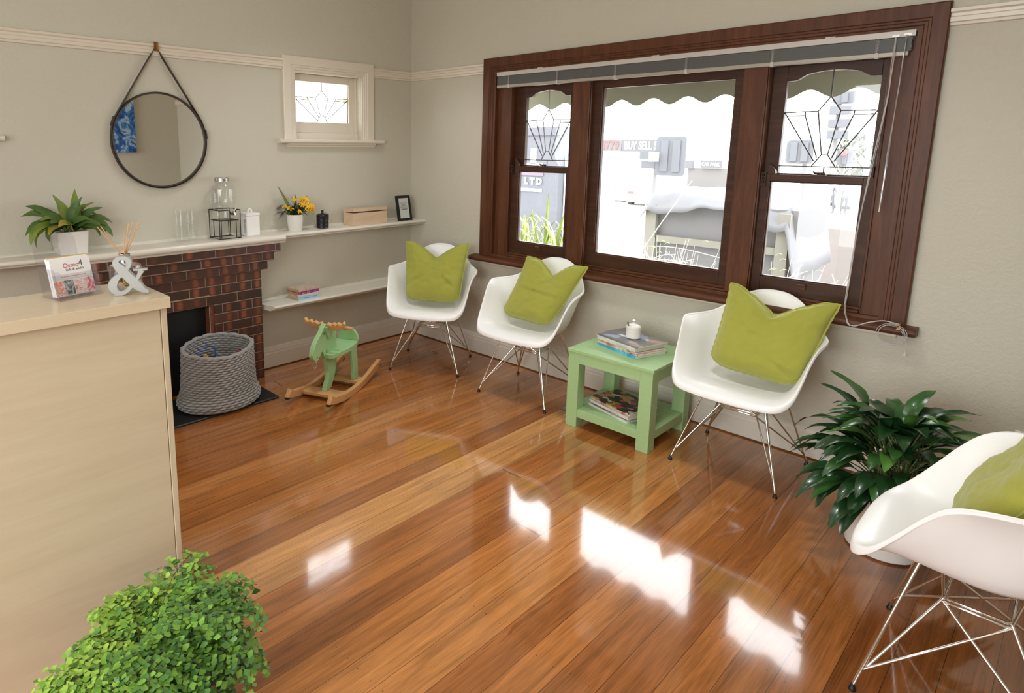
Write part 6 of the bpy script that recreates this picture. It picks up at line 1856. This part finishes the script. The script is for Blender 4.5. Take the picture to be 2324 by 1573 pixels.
car('white car seen from behind in the centre window light', -11.4, 27.2, radians(14))
car('white car at the left edge of the centre window light', -15.2, 30.5, radians(40))
car('grey-windowed white car behind the pedestrians, right light', -6.4, 42, radians(200))

# pedestrians
def person(label, x, y, top_c, leg_c, hair, seed):
    g = ground_z(y)
    p = thing('person', label, 'person', (x, y, g), random.Random(seed).uniform(-.5, .5), 'pedestrians on the far footpath')
    J = [(0, 0, .92), (0, 0, 1.15), (0, 0, 1.42), (0, -.01, 1.50), (0, -.02, 1.62), (0, -.01, 1.72), (-.18, 0, 1.40), (-.24, .02, 1.13), (-.22, -.06, .88), (.18, 0, 1.40), (.24, .02, 1.13), (.22, -.06, .88), (-.10, 0, .86), (-.11, -.02, .48), (-.11, .04, .08), (-.11, -.10, .04), (.10, 0, .86), (.12, .06, .48), (.12, .14, .08), (.12, 0, .04)]
    E_ = [(0, 1), (1, 2), (2, 3), (3, 4), (4, 5), (2, 6), (6, 7), (7, 8), (2, 9), (9, 10), (10, 11), (0, 12), (12, 13), (13, 14), (14, 15), (0, 16), (16, 17), (17, 18), (18, 19)]
    Rr = [.15, .145, .14, .06, .10, .07, .07, .05, .04, .07, .05, .04, .10, .07, .05, .04, .10, .07, .05, .04]
    me = bpy.data.meshes.new('person_body')
    me.from_pydata(J, E_, [])
    for m in (plain('trousers', leg_c, .8), plain('top', top_c, .8), plain('skin', srgb(214, 176, 150), .6)): me.materials.append(m)
    o = bpy.data.objects.new('body', me)
    COL.objects.link(o)
    md = o.modifiers.new('skin', 'SKIN'); md.use_smooth_shade = True
    for v, r in zip(me.skin_vertices[0].data, Rr): v.radius = (r, r * .8)
    me.skin_vertices[0].data[0].use_root = True
    sb = o.modifiers.new('sub', 'SUBSURF'); sb.levels = 1; sb.render_levels = 1
    dg = bpy.context.evaluated_depsgraph_get()
    m2 = bpy.data.meshes.new_from_object(o.evaluated_get(dg))
    bpy.data.objects.remove(o)
    for f in m2.polygons:
        c = f.center
        f.material_index = 2 if c.z > 1.47 else (1 if c.z > .93 or abs(c.x) > .17 else 0)
    o = bpy.data.objects.new('body', m2)
    COL.objects.link(o); o.parent = p; PM[o.name] = PM[p.name].copy()
    MB().ball((0, .005, 1.69), (.095, .10, .09), 14, 8).build('hair', plain('hair', hair, .7), p, smooth=60)
person('pedestrian in a pale grey top and dark trousers, left of three', -5.85, 36, srgb(108, 110, 114), srgb(92, 93, 97), srgb(110, 90, 80), 1)
person('pedestrian in white with pale trousers, middle of three', -5.22, 36, srgb(120, 120, 120), srgb(100, 101, 104), srgb(120, 110, 105), 2)
person('pedestrian in a washed red coat, right of three', -4.55, 36, srgb(110, 96, 97), srgb(108, 96, 97), srgb(120, 100, 90), 3)

# tree over the road
te = thing('tree', 'grey-green street tree behind the right leadlight pane', 'tree', (-3.5, 30, ground_z(30)))
MB().tube([(0, 0, 0), (.1, 0, 1.6), (0, 0, 2.6)], [.16, .12, .08], 8).build('trunk', POST, te, smooth=60)
mb = MB(); r = random.Random(2)
for k in range(420):
    a, b_ = r.uniform(0, 2 * pi), r.uniform(-1, 1)
    q = r.uniform(.5, 1) ** .5
    p = Vector((1.0 * q * sqrt(1 - b_ * b_) * cos(a), 1.0 * q * sqrt(1 - b_ * b_) * sin(a), 2.6 + 1.1 * q * b_))
    d = Vector((r.uniform(-1, 1), r.uniform(-1, 1), r.uniform(-1, 1))) * .16
    leaf(mb, [p, p + d, p + d * 2], .12, (0, 0, 1), 0, .2, 4)
mb.build('crown', plain('washed_tree_leaf', srgb(98, 104, 90), .8, var=.3), te)
